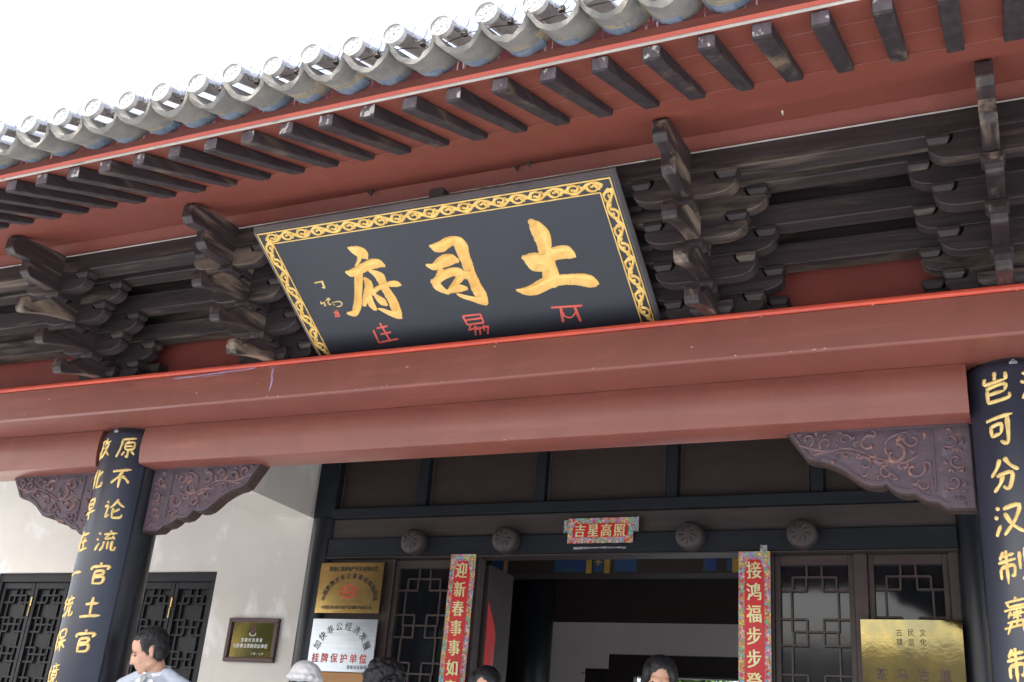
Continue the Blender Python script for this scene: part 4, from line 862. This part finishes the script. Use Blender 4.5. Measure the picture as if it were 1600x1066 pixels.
for k in range(4): a = k * math.pi / 2; brush(g, [(.004 * math.cos(a), .004 * math.sin(a)), (.028 * math.cos(a), .028 * math.sin(a))], .02, pl, .004, 2)
g.build('yellow_bars', M['yellow'], c)

# ================= lettering from the built-in typeface =================
GL = {}
def glyph(ch, bold=.012):
    k = (ch, bold)
    if k not in GL:
        cu_ = bpy.data.curves.new('glyph', 'FONT'); cu_.body = ch; cu_.offset = bold; cu_.extrude = .0; cu_.resolution_u = 3
        o = bpy.data.objects.new('glyph', cu_); me = baked(o); vs = [(v.co.x - .5, v.co.y - .38) for v in me.vertices]; fs = [tuple(p.vertices) for p in me.polygons]
        bpy.data.objects.remove(o); bpy.data.curves.remove(cu_); bpy.data.meshes.remove(me); GL[k] = (vs, fs)
    return GL[k]
def put_glyph(mb, ch, f, cx, cy, w, h, rot=0, bold=.012, shear=0, hgt=.0012, dx=0):
    vs, fs = glyph(ch, bold); c_, s_ = math.cos(rot), math.sin(rot)
    out = []
    for x, y in vs:
        x, y = (x + shear * y + dx) * w, y * h
        out.append(f(cx + x * c_ - y * s_, cy + x * s_ + y * c_, hgt))
    mb.add(out, fs)
def text_row(mb, s, f, x0, x1, y, w, h, **k):
    for i, ch in enumerate(s): put_glyph(mb, ch, f, x0 + (x1 - x0) * (i / (len(s) - 1)), y, w, h, **k)
def arc_row(mb, s, f, cx, cy, rx, ry, a0, a1, w, h, **k):
    for i, ch in enumerate(s):
        a = math.radians(a0 + (a1 - a0) * i / (len(s) - 1)); put_glyph(mb, ch, f, cx + rx * math.sin(a), cy + ry * math.cos(a), w, h, rot=-a * .85, **k)
def wall_plane(x, z, y): return Plane((x, y, z), (1, 0, 0), (0, 0, 1), (0, -1, 0))
# gold plate
def plate(x0, x1, z0, z1, y, lab, mt, th=.012, name='metal_plate'):
    c = empty(name, ((x0 + x1) / 2, y, z0), lab, 'plate')
    n = 10; g = MB(); vs = []
    for i in range(n + 1):
        u = -1 + 2 * i / n; d = .004 * (1 - u * u)
        for (yy, z) in ((y - th - d, z0), (y - th - d, z1), (y, z1), (y, z0)): vs.append((x0 + (x1 - x0) * i / n, yy, z))
    g.add(vs, [(i * 4 + k, i * 4 + (k + 1) % 4, i * 4 + 4 + (k + 1) % 4, i * 4 + 4 + k) for i in range(n) for k in range(4)] + [(3, 2, 1, 0), tuple(n * 4 + k for k in range(4))])
    g.build('plate', mt, c, smooth=False); autosmooth(c.children[0].data, 30)
    return c, wall_plane((x0 + x1) / 2, (z0 + z1) / 2, y - th - .0045)
c, f = plate(-4.470, -3.962, 1.080, 1.421, YD - .06, 'gold brass plate with arched black writing over a red round emblem', M['brass'])
g = MB(); text_row(g, '楚雄汇通房地产开发有限公司', f, -.165, .195, .128, .029, .033, bold=.015); arc_row(g, '中国民族文化古镇建设实验基地', f, .01, -.075, .205, .155, -88, 88, .036, .040, bold=.015)
text_row(g, '中国民族民俗文化产业创新专业委员会', f, -.19, .19, -.132, .022, .026, bold=.015); g.build('black_lettering', M['ink'], c, kind='stuff')
g = MB(); el_ = [(.060 * math.cos(t), -.028 + .040 * math.sin(t)) for t in [2 * math.pi * i / 24 for i in range(25)]]
brush_u(g, el_, .011, f, .0015)
brush_u(g, [(-.012, -.008), (-.030, -.014), (-.036, -.028), (-.026, -.040), (-.008, -.044)], .007, f, .0015); brush_u(g, [(-.012, -.018), (-.022, -.022), (-.022, -.032), (-.010, -.034)], .005, f, .0015)
for dx in (0, .018, .036): brush_u(g, [(dx + .002, -.048), (dx - .002, -.030), (dx + .008, -.008)], .006, f, .0015)
g.build('round_emblem', M['redink'], c)
c, f = plate(-4.470, -3.958, .698, 1.040, YD - .06, 'silver steel plate with arched black and large red writing, below the gold plate', M['silver'])
g = MB(); arc_row(g, '加快非公经济发展', f, .0, -.055, .205, .180, -72, 72, .056, .060, bold=.0); text_row(g, '楚雄市监察局', f, .075, .205, -.140, .022, .026, bold=.005); g.build('black_lettering', M['ink'], c, kind='stuff')
g = MB(); text_row(g, '挂牌保护单位', f, -.195, .18, -.085, .060, .066, bold=.01); g.build('red_lettering', M['redink'], c, kind='stuff')
g = MB(); g.box(-4.44, -3.98, YD - .075, YD - .045, .35, .694); ob = g.build('pine_board', M['orangewood'], None, org=(-4.2, YD - .06, .35), bevel=.004); tag(ob, 'plain orange-brown board directly below the silver plate', 'board')
# framed plate on the cream wall
c = empty('framed_plate', (-5.0, YD, .745), 'small maroon-framed brass plate with a purple emblem, on the cream wall', 'plate')
g = MB(); a, b, z0, z1 = -5.217, -4.786, .746, 1.046; w = .030
for q in ((a, b, z1 - w, z1), (a, b, z0, z0 + w), (a, a + w, z0 + w, z1 - w), (b - w, b, z0 + w, z1 - w)): g.box(q[0], q[1], YD - .035, YD - .001, q[2], q[3])
g.build('frame', M['frame_maroon'], c, bevel=.004)
g = MB(); g.box(a + w, b - w, YD - .018, YD - .002, z0 + w, z1 - w); g.build('brass_sheet', M['brass_mirror'], c)
f = wall_plane((a + b) / 2, (z0 + z1) / 2, YD - .0185)
g = MB(); text_row(g, '楚雄州消费者', f, -.08, .08, -.0, .026, .03, bold=.01); text_row(g, '光彩事业贡献突出单位', f, -.14, .13, -.040, .028, .032, bold=.012); text_row(g, '二零一三年', f, .02, .11, -.092, .016, .018, bold=.01); g.build('white_lettering', M['whiteink'], c, kind='stuff')
g = MB(); brush_u(g, [(.016 * math.cos(t) + .0, .075 + .020 * math.sin(t)) for t in [2 * math.pi * i / 14 for i in range(15)]], .012, f, .002); g.build('emblem', M['plum'], c)
g = MB(); brush_u(g, [(-.025, .05), (-.02, .035), (.0, .03), (.02, .035), (.025, .05)], .007, f, .0015); g.build('emblem_ribbon', M['whiteink'], c)
# brass plate at right
c, f = plate(-.868, -.348, .62, 1.076, YD - .06, 'large shiny brass plate with faint red and dark writing under the rightmost lattice leaf', M['brass_mirror'])
g = MB()
for i, s in enumerate(('古镇', '民居', '文化')): 
    for j, ch in enumerate(s): put_glyph(g, ch, f, -.06 + i * .06, .16 - j * .05, .034, .04, bold=.0)
g.build('dark_lettering', M['ink'], c, kind='stuff')
g = MB(); text_row(g, '茶马古道', f, -.16, .16, -.06, .06, .066, bold=.01); g.build('red_lettering', M['frame_maroon'], c, kind='stuff')
# red couplets
def paper(x0, x1, z0, z1, y, lab, s, inner, cw, ch_, vertical=True, split=None, sheary=0):
    c = empty('paper_couplet' if vertical else 'paper_banner', ((x0 + x1) / 2, y, z0), lab, 'couplet strip' if vertical else 'banner')
    n = 24; g = MB(); vs = []; L_ = (z1 - z0) if vertical else (x1 - x0)
    def off(t): return .0025 * math.sin(t * 31 + x0 * 7) + .0015 * math.sin(t * 77)
    for i in range(n + 1):
        t = i / n
        if vertical: vs += [(x0, y - .004 - off(t), z0 + L_ * t), (x1, y - .004 - off(t + .03), z0 + L_ * t)]
        else: vs += [(x0 + L_ * t, y - .004 - off(t), z0), (x0 + L_ * t, y - .004 - off(t + .05), z1)]
    fs = [(i * 2, i * 2 + 1, i * 2 + 3, i * 2 + 2) for i in range(n)]
    g.add(vs, fs); g.add([(a, b + .001, c_) for a, b, c_ in vs], [q[::-1] for q in fs]); g.build('floral_border', M['floral'], c)
    g = MB(); (ix, iz) = inner; xa, xb = x0 + ix, x1 - ix; vs = []
    if vertical:
        za, zb = z0, z1 - iz; cc = .02
        for i in range(n + 1):
            t = i / n; z = za + (zb - za) * t; k = cc * max(0, (t - .96) / .04) if t > .96 else 0
            vs += [(xa + k, y - .0085 - off((z - z0) / L_), z), (xb - k, y - .0085 - off((z - z0) / L_ + .03), z)]
    else:
        for i in range(n + 1):
            t = i / n; x = xa + (xb - xa) * t; e = min(t, 1 - t); k = .022 * max(0, (.05 - e) / .05)
            vs += [(x, y - .0085 - off((x - x0) / L_), z0 + iz + k), (x, y - .0085 - off((x - x0) / L_ + .05), z1 - iz - k)]
    g.add(vs, fs); g.add([(a, b + .0007, c_) for a, b, c_ in vs], [q[::-1] for q in fs]); g.build('red_centre', M['redpaper'], c)
    fp = Plane(((x0 + x1) / 2, y - .0135, (z0 + z1) / 2), (1, 0, 0), (0, 0, 1), (0, -1, 0))
    for i, chh in enumerate(s):
        g = MB(); rt_ = random.uniform(-.04, .04)
        for dx_, hh_ in ((-.028, 0), (0, .0004), (.028, .0008)):
          if vertical: put_glyph(g, chh, fp, 0, L_ / 2 - iz - .062 - i * split, cw, ch_, rot=rt_, bold=.004, shear=-.06, hgt=.0015 + hh_, dx=dx_)
          else: put_glyph(g, chh, fp, -(len(s) - 1) / 2 * split + i * split, -.002, cw, ch_, rot=rt_, bold=.004, shear=.06, hgt=.0015 + hh_, dx=dx_)
        g.build('gold_character', M['goldprint'], c)
    return c
paper(-3.463, -3.277, -.35, 1.472, YD - .055, 'long red paper couplet strip on the left side of the opening, starting 迎新春', '迎新春事事如意', (.036, .045), .088, .106, True, .1235)
paper(-1.547, -1.361, -.35, 1.463, YD - .055, 'long red paper couplet strip on the right side of the opening, starting 接鸿福', '接鸿福步步登高', (.036, .048), .088, .108, True, .1255)
c = paper(-2.640, -2.203, 1.530, 1.690, YD - .058, 'short red paper banner with four gold characters taped to the middle of the lintel', '吉星高照', (.034, .036), .078, .088, False, .088)
def tape(x0, x1, z0, z1, y, parent):
    g = MB(); n = 5; vs = []
    for i in range(n + 1):
        for j in (0, 1): vs.append((x0 + (x1 - x0) * i / n + random.uniform(-.004, .004), y - random.uniform(.001, .006), (z1 if j else z0) + random.uniform(-.006, .006)))
    g.add(vs, [(i * 2, i * 2 + 1, i * 2 + 3, i * 2 + 2) for i in range(n)]); g.build('tape', M['tape'], parent)
tape(-2.21, -2.17, 1.60, 1.69, YD - .064, c); tape(-2.665, -2.64, 1.60, 1.675, YD - .062, c); tape(-2.60, -2.25, 1.494, 1.504, YD - .050, c)
tape(-1.42, -1.38, 1.462, 1.50, YD - .050, c)
# ================= people =================
US = {}
def usphere(n):
    if n not in US:
        m = n // 2 + 2; vs = [Vector((0, 0, 1))]
        for a in range(1, m):
            t = math.pi * a / m; vs += [Vector((math.sin(t) * math.cos(2 * math.pi * b / n), math.sin(t) * math.sin(2 * math.pi * b / n), math.cos(t))) for b in range(n)]
        vs.append(Vector((0, 0, -1))); e = len(vs) - 1
        fs = [(0, 1 + b, 1 + (b + 1) % n) for b in range(n)] + [(e, e - n + (b + 1) % n, e - n + b) for b in range(n)]
        fs += [(1 + a * n + b, 1 + (a + 1) * n + b, 1 + (a + 1) * n + (b + 1) % n, 1 + a * n + (b + 1) % n) for a in range(m - 2) for b in range(n)]
        US[n] = (vs, fs)
    return US[n]
class Blob:
    def __init__(s): s.v = []; s.f = []
    def ell(s, c, r, T=None, n=20):
        m = Matrix.Translation(c) @ Matrix.Diagonal((*r, 1))
        if T is not None: m = T @ m
        vs, fs = usphere(n); k = len(s.v); s.v += [m @ p for p in vs]; s.f += [tuple(i + k for i in f) for f in fs]; return s
    def cap(s, p0, p1, r0, r1, T=None, k=9):
        p0 = Vector(p0); p1 = Vector(p1)
        L_ = (p1 - p0).length; k = max(3, int(L_ / (min(r0, r1) * .45)))
        for i in range(k + 1):
            t = i / k; r = r0 + (r1 - r0) * t; s.ell(p0.lerp(p1, t), (r, r, r), T, 14)
        return s
    def build(s, name, mt, parent, voxel, smooth=4, disp=None, org=None):
        me = bpy.data.meshes.new(name); me.from_pydata(s.v, [], s.f); me.update(); o = bpy.data.objects.new(name, me)
        r = o.modifiers.new('r', 'REMESH'); r.mode = 'VOXEL'; r.voxel_size = voxel
        m = o.modifiers.new('s', 'SMOOTH'); m.iterations = smooth; m.factor = .5
        me2 = baked(o); bpy.data.objects.remove(o); bpy.data.meshes.remove(me)
        if disp:
            for v in me2.vertices:
                d = disp(v.co); v.co = v.co + v.normal * d
        me2.materials.clear(); me2.materials.append(mt); me2.shade_smooth(); me2.name = name
        base = parent_world(parent)
        return link(name, me2, parent), me2
def person(x, y, yaw, h, label, coat, pitch=0, roll=0, hy=0, hair='short', hatted=False, detail=False, voxel=.011):
    sw_ = 1.03 if detail else 1.0; zf = ZF + .002; root = empty('person', (x, y, zf), label, 'person')
    root.rotation_euler = (0, 0, yaw); k = h / 1.72
    J = lambda a, b, c_: Vector((a * k, b * k, c_ * k))
    # head transform: local head space is centred between the ears, facing -Y
    neck = J(0, .030, 1.445 if detail else 1.475); Th = Matrix.Translation(neck) @ Matrix.Rotation(hy, 4, 'Z') @ Matrix.Rotation(roll, 4, 'Y') @ Matrix.Rotation(pitch, 4, 'X') @ Matrix.Translation(Vector((0, -.018, .135)) * k) @ Matrix.Scale(k * (.93 if detail else 1.0), 4)
    B = Blob()
    def head(B):
        B.ell((0, .018, .028), (.076, .098, .088), Th, 28).ell((0, -.022, -.04), (.062, .072, .082), Th, 28).ell((0, -.048, -.098), (.030, .030, .024), Th)
        B.ell((0, -.030, -.080), (.050, .050, .036), Th)
        for s in (-1, 1):
            B.ell((s * .034, -.060, -.040), (.026, .026, .026), Th).ell((s * .030, -.078, .006), (.024, .012, .008), Th).ell((s * .048, -.005, -.078), (.020, .034, .022), Th)
            B.ell((s * .076, .008, -.018), (.007, .018, .026), Th).ell((s * .082, .014, -.004), (.006, .015, .017), Th).ell((s * .078, .004, -.043), (.006, .009, .012), Th)
        B.ell((0, -.084, -.004), (.009, .012, .018), Th).ell((0, -.093, -.022), (.010, .013, .018), Th).ell((0, -.101, -.038), (.013, .016, .011), Th)
        for s in (-1, 1): B.ell((s * .012, -.092, -.041), (.008, .010, .008), Th)
        B.ell((0, -.083, -.068), (.022, .012, .006), Th).ell((0, -.081, -.078), (.020, .012, .007), Th).ell((0, -.074, -.100), (.018, .014, .014), Th)
    head(B)
    B.cap((0, .022, -.075), (Th.inverted() @ J(0, .035, 1.43))[:], .052, .058, Th)
    # trunk and limbs
    B.ell(J(0, .01, 1.28), J(.155, .10, .17)).ell(J(0, .01, 1.08), J(.135, .095, .16)).ell(J(0, .015, .95), J(.155, .11, .12))
    for s in (-1, 1):
        dz_ = .035 if detail else 0
        B.cap(J(s * .09, .02, 1.40 - dz_), J(s * .165, .02, 1.375 - dz_), .045 * k, .045 * k)
        B.cap(J(s * .18, .02, 1.36 - dz_), J(s * .215, .03, 1.10), .044 * k, .038 * k).cap(J(s * .215, .03, 1.10), J(s * .20, -.06, .87), .038 * k, .027 * k)
        w = J(s * .198, -.075, .835)
        B.ell(w + J(0, -.01, -.04), J(.018, .036, .046))
        for f_, (dy, ln) in enumerate(((-.036, .062), (-.014, .075), (.008, .070), (.027, .055))):
            a = w + J(0, dy - .01, -.08); b_ = a + J(-s * .006, -.004, -ln * .55); c2 = b_ + J(-s * .016, -.004, -ln * .42)
            B.cap(a, b_, .0095 * k, .009 * k).cap(b_, c2, .009 * k, .0078 * k)
        B.cap(w + J(0, -.035, -.02), w + J(-s * .012, -.062, -.055), .011 * k, .009 * k)
        B.cap(J(s * .085, .01, .93), J(s * .095, 0, .50), .082 * k, .052 * k).cap(J(s * .095, 0, .50), J(s * .10, .03, .09), .052 * k, .036 * k).cap(J(s * .10, .03, .06), J(s * .11, -.11, .035), .036 * k, .03 * k)
    B.build('body', M['skin'], root, .0058 if detail else .0085, 3)
    # hair
    if not hatted:
        Hh = Blob()
        if hair == 'short':
            Hh.ell((0, .034, .044), (.0815, .1, .0825), Th, 28).ell((0, .060, -.005), (.074, .062, .078), Th, 24).ell((0, -.014, .080), (.062, .046, .028), Th, 20)
            for s in (-1, 1): Hh.ell((s * .070, -.006, .022), (.014, .034, .040), Th).ell((s * .072, -.012, -.004), (.008, .012, .024), Th).ell((s * .055, .045, -.035), (.025, .035, .050), Th)
        elif hair == 'curly':
            rr_ = random.Random(3); Hh.ell((0, .03, .04), (.10, .115, .10), Th, 24)
            for _ in range(150):
                a = rr_.uniform(0, 6.283); b_ = rr_.uniform(-.5, 1.5); q = .018 + rr_.random() * .012
                Hh.ell((.105 * math.cos(a) * math.cos(b_), .035 + .115 * math.sin(a) * math.cos(b_), .04 + .100 * math.sin(b_)), (q, q, q), Th, 8)
        else:
            Hh.ell((0, .030, .040), (.090, .106, .090), Th, 28).ell((0, .060, -.03), (.084, .066, .11), Th, 24)
            for s in (-1, 1): Hh.ell((s * .066, -.012, .025), (.026, .062, .056), Th, 20).ell((s * .077, .012, -.045), (.018, .045, .085), Th, 20)
            if hair == 'bun': Hh.ell((0, .125, .06), (.045, .045, .045), Th)
        def dsp(co): return .0022 * noise.noise(co * 70) + .0016 * noise.noise(Vector((co.x * 240, co.y * 240, co.z * 60)))
        o, hm = Hh.build('hair', M['hair'], root, .0052 if detail or hair == 'curly' else .007, 3, dsp)
        # loose strands following the surface
        rs = random.Random(int(x * 100) + 9); g = MB(); vv = hm.vertices; cen = Th @ Vector((0, .03, .03)); crown = (Th.to_3x3() @ Vector((0, .35, .9))).normalized()
        for _ in range(1500 if detail else 900):
            v = vv[rs.randrange(len(vv))]; nrm = v.normal.copy(); d = (nrm.cross(crown)).cross(nrm)
            if d.length < .05: continue
            d = -d.normalized(); d = (d + nrm * rs.uniform(.02, .28) + Vector((rs.uniform(-.3, .3),) * 3) * (.9 if hair == 'curly' else .25)).normalized()
            if (Th.inverted() @ v.co).y < -.05 and hair != 'curly': continue
            ln = rs.uniform(.012, .026); sd_ = nrm.cross(d).normalized() * .0008; p = v.co - nrm * .001
            q = p + d * ln * .6 + nrm * .001; e = p + d * ln - nrm * .002
            g.add([p - sd_, p + sd_, q + sd_ * .8, q - sd_ * .8, e], [(0, 1, 2, 3), (3, 2, 4)])
        me = g.mesh('hair_strands', M['hair'], (0, 0, 0)); link('hair_strands', me, root, kind='stuff')
    else:
        Hh = Blob(); Hh.ell((0, .02, .045), (.098, .116, .086), Th, 28)
        rr_ = random.Random(5)
        for j in range(14):
            a = j * math.pi * 2 / 14; Hh.ell((.088 * math.cos(a), .02 + .105 * math.sin(a), .022), (.03, .03, .022), Th, 12)
        Hh.build('hat', M['hat'], root, .007, 3, lambda co: .005 * noise.noise(co * 28))
        Hh = Blob(); Hh.ell((0, .062, -.04), (.078, .06, .09), Th, 20); Hh.build('hair', M['hair'], root, .009, 2)
    g = MB()
    for s in (-1, 1):
        q = Th @ Vector((s * .031, -.0745, -.009))
        bm_ = bmesh.new(); bmesh.ops.create_uvsphere(bm_, u_segments=10, v_segments=8, radius=.0085 * k, matrix=Matrix.Translation(q) @ Matrix.Diagonal((1.2, 1, .55, 1))); n0 = len(g.v)
        g.add([v.co[:] for v in bm_.verts], [tuple(v.index for v in f_.verts) for f_ in bm_.faces]) if bm_.verts.index_update() is None else None; bm_.free()
    link('eyes', g.mesh('eyes', M['eye'], smooth=True), root)
    if detail:
        Eb = Blob()
        for s in (-1, 1): Eb.cap((s * .016, -.088, .012), (s * .046, -.074, .012), .0032, .0026, Th)
        Eb.build('eyebrows', M['hair'], root, .0022, 1)
    # clothes
    Cc = Blob(); e = .016 * k
    Cc.ell(J(0, .012, 1.27), J(.178, .122, .185)).ell(J(0, .012, 1.06), J(.162, .118, .20)).ell(J(0, .015, .93), J(.178, .132, .14))
    for s in (-1, 1):
        Cc.cap(J(s * .065, .022, 1.425), J(s * .175 * sw_, .02, 1.385 - (.03 if detail else 0)), .050 * k if detail else .058 * k, .062 * k).cap(J(s * .188 * sw_, .02, 1.37 - (.03 if detail else 0)), J(s * .222, .03, 1.10), .064 * k, .053 * k).cap(J(s * .222, .03, 1.10), J(s * .205, -.055, .89), .052 * k, .042 * k)
    def cd_(co): return .0045 * noise.noise(Vector((co.x * 11, co.y * 11, co.z * 19))) + .002 * noise.noise(co * 40)
    Cc.build('jacket' if detail else 'coat', coat, root, voxel, 4, cd_)
    Tt = Blob()
    for s in (-1, 1): Tt.cap(J(s * .085, .012, .90), J(s * .096, .0, .50), .098 * k, .075 * k).cap(J(s * .096, 0, .50), J(s * .10, .03, .09), .075 * k, .066 * k)
    Tt.build('trousers', M['trousers'], root, .016, 4)
    for s in (-1, 1):
        Sh = Blob(); Sh.cap(J(s * .10, .04, .050), J(s * .112, -.12, .042), .046 * k, .040 * k).ell(J(s * .106, -.04, .012), J(.048, .125, .014)); Sh.build('shoe', M['shoe'], root, .01, 3)
    if detail:
        # shirt collar, tie, jacket collar and lapels, built on the chest surface
        def strip(name, mt, rows_, th=.006):
            g = MB(); n = len(rows_[0]); vs = [p for r in rows_ for p in r]; m = len(rows_)
            g.add(vs, [(i * n + j, i * n + j + 1, (i + 1) * n + j + 1, (i + 1) * n + j) for i in range(m - 1) for j in range(n - 1)])
            o = link(name, g.mesh(name, mt, smooth=True), root); sm = o.modifiers.new('solid', 'SOLIDIFY'); sm.thickness = th; sm.offset = 0; ss = o.modifiers.new('sub', 'SUBSURF'); ss.levels = ss.render_levels = 2; return o
        # shirt collar ring, open in front, standing then folding out
        def ringrow(r, ry, z, zf, y0, a0=.28, n=15):
            out = []
            for i in range(n):
                a = a0 + (2 * math.pi - 2 * a0) * i / (n - 1); cx, cy = math.sin(a), -math.cos(a); t = (1 + math.cos(a)) / 2
                out.append(tuple(J(r * cx, y0 + ry * cy, z + (zf - z) * t)))
            return out
        strip('shirt_collar', M['shirt'], [ringrow(.066, .066, 1.455, 1.395, .020, .10), ringrow(.064, .066, 1.505, 1.452, .018, .16), ringrow(.078, .082, 1.478, 1.405, .016, .34)], .004)
        strip('jacket_collar', coat, [ringrow(.078, .082, 1.440, 1.33, .022, .55), ringrow(.079, .083, 1.492, 1.39, .020, .60), ringrow(.100, .106, 1.462, 1.345, .020, .62), ringrow(.112, .112, 1.425, 1.335, .022, .68)], .006)
        for s in (-1, 1):
            strip('lapel', coat, [[tuple(J(s * .060, -.082, 1.400)), tuple(J(s * .085, -.092, 1.392)), tuple(J(s * .120, -.090, 1.375))], [tuple(J(s * .040, -.104, 1.330)), tuple(J(s * .075, -.114, 1.335)), tuple(J(s * .128, -.096, 1.340))], [tuple(J(s * .022, -.120, 1.24)), tuple(J(s * .048, -.124, 1.25)), tuple(J(s * .085, -.120, 1.27))], [tuple(J(s * .004, -.122, 1.13)), tuple(J(s * .012, -.123, 1.14)), tuple(J(s * .026, -.123, 1.16))]], .007)
        strip('shirt_front', M['shirt'], [[tuple(J(-.062, -.070, 1.425)), tuple(J(0, -.070, 1.395)), tuple(J(.062, -.070, 1.425))], [tuple(J(-.055, -.096, 1.33)), tuple(J(0, -.104, 1.33)), tuple(J(.055, -.096, 1.33))], [tuple(J(-.03, -.112, 1.22)), tuple(J(0, -.116, 1.22)), tuple(J(.03, -.112, 1.22))]], .004)
        g = MB(); g.add([tuple(J(*p)) for p in ((-.012, -.083, 1.425), (.012, -.083, 1.425), (.017, -.092, 1.405), (.010, -.098, 1.385), (-.010, -.098, 1.385), (-.017, -.092, 1.405), (.020, -.110, 1.30), (-.020, -.110, 1.30), (.026, -.124, 1.16), (-.026, -.124, 1.16))], [(0, 1, 2, 5), (5, 2, 3, 4), (4, 3, 6, 7), (7, 6, 8, 9)])
        o = link('tie', g.mesh('tie', M['tie']), root); sm = o.modifiers.new('solid', 'SOLIDIFY'); sm.thickness = .008
    return root
person(-4.285, 4.74, math.radians(8), 1.70, 'man in a pale blue-white jacket, head bowed, beside the left column', M['jacket'], pitch=math.radians(27), hy=math.radians(-50), hair='short', detail=True, voxel=.008)
person(-3.86, 5.52, math.radians(200), 1.585, 'person in a white hat with small dark spots, below the silver plate', M['greycoat'], hatted=True)
person(-3.29, 5.50, math.radians(170), 1.585, 'person with bushy curly black hair in front of the left lattice leaf', M['greencoat'], hair='curly')
person(-2.73, 5.52, math.radians(18), 1.60, 'woman with smooth black hair just right of the left red couplet strip', M['plum'], pitch=math.radians(8), roll=math.radians(8), hair='long')
person(-1.745, 5.50, math.radians(20), 1.675, 'woman with parted blue-black hair in the middle of the open doorway', M['teal'], pitch=math.radians(8), roll=math.radians(6), hair='long')

# ================= courtyard greenery behind the hall =================
rt = random.Random(11)
def shrub(x, y, w, h, lab, n, ls=1.0):
    c = empty('leafy_tree', (x, y, ZG), lab, 'tree', 'leafy trees in the courtyard and across the street')
    g = MB(); base = Vector((x, y, ZG))
    top = base + Vector((.1, 0, h * .5)); g.cyl(base, top, .09, .05, 10)
    for k in range(7):
        a = k * .9; e = top + Vector((math.cos(a) * w * .35, math.sin(a) * w * .3, h * rt.uniform(.1, .35))); g.cyl(base.lerp(top, .5 + .07 * k), e, .035, .012, 7)
    g.build('trunk', M['bark'], c)
    g = MB()
    cl = [(Vector((x + rt.uniform(-w, w) * .42, y + rt.uniform(-w, w) * .35, ZG + h * rt.uniform(.38, .98))), rt.uniform(.25, .5) * (ls * .9)) for _ in range(26)]
    for _ in range(n):
        cc, r = rt.choice(cl); d = Vector((rt.gauss(0, 1), rt.gauss(0, 1), rt.gauss(0, 1))).normalized() * r * rt.uniform(.4, 1.05); p = cc + d
        u = Vector((rt.gauss(0, 1), rt.gauss(0, 1), rt.gauss(0, .6))).normalized(); v = u.orthogonal().normalized(); s = rt.uniform(.04, .08) * ls
        g.add([p - u * s, p + v * s * .4 + Vector((0, 0, .008)), p + u * s, p - v * s * .4], [(0, 1, 2, 3)])
    g.build('crown', M['leaf'], c, kind='stuff')
shrub(-4.6, 16.6, 2.6, 4.2, 'leafy green tree in the rear courtyard, seen through the left end of the rear doorway', 9000)
shrub(-2.9, 17.0, 2.8, 4.4, 'leafy sunlit tree in the rear courtyard, seen right of the woman in the doorway', 9000)

# ================= across the street (mirrored in the door glass and brass) =================
c = empty('opposite_house', (-3, -12, ZG), 'low white house with grey tiled roof across the street, mirrored in the glass', 'house')
g = MB(); g.box(-13, 7, -16, -11.6, ZG, 1.6); g.build('wall', M['plaster'], c)
g = MB(); g.prism([(-10.7, 1.55), (-13.8, 3.9), (-16.9, 1.55), (-16.9, 1.45), (-13.8, 3.75), (-10.7, 1.42)], -13.6, 7.6); g.build('roof', M['tile'], c)
g = MB()
for k in range(64):
    x = -13.5 + k * .33; g.cyl((x, -10.66, 1.60), (x, -13.75, 3.95), .07, .07, 6)
g.build('ridge_tiles', M['tile'], c, kind='stuff')
for k in range(6):
    g = MB(); g.box(-12 + k * 3.1, -10.6 + k * 3.1, -11.6, -11.54, ZG + 1.0, .9); w_ = g.build('window', M['darkframe'], c)
for i, (x, y, w, h) in enumerate(((-18.5, -10.5, 5.5, 6.6), (-24.5, -9.0, 5.5, 7.0), (-15.0, -12.5, 4.0, 6.0))):
    sc = shrub
    lab = ('tall leafy tree across the street, mirrored in the framed brass plate', 'tall leafy tree farthest left across the street', 'leafy tree across the street beside the white house')[i]
    shrub(x, y, w, h, lab, 5000, 2.2)
bpy.data.scenes.remove(TMP)
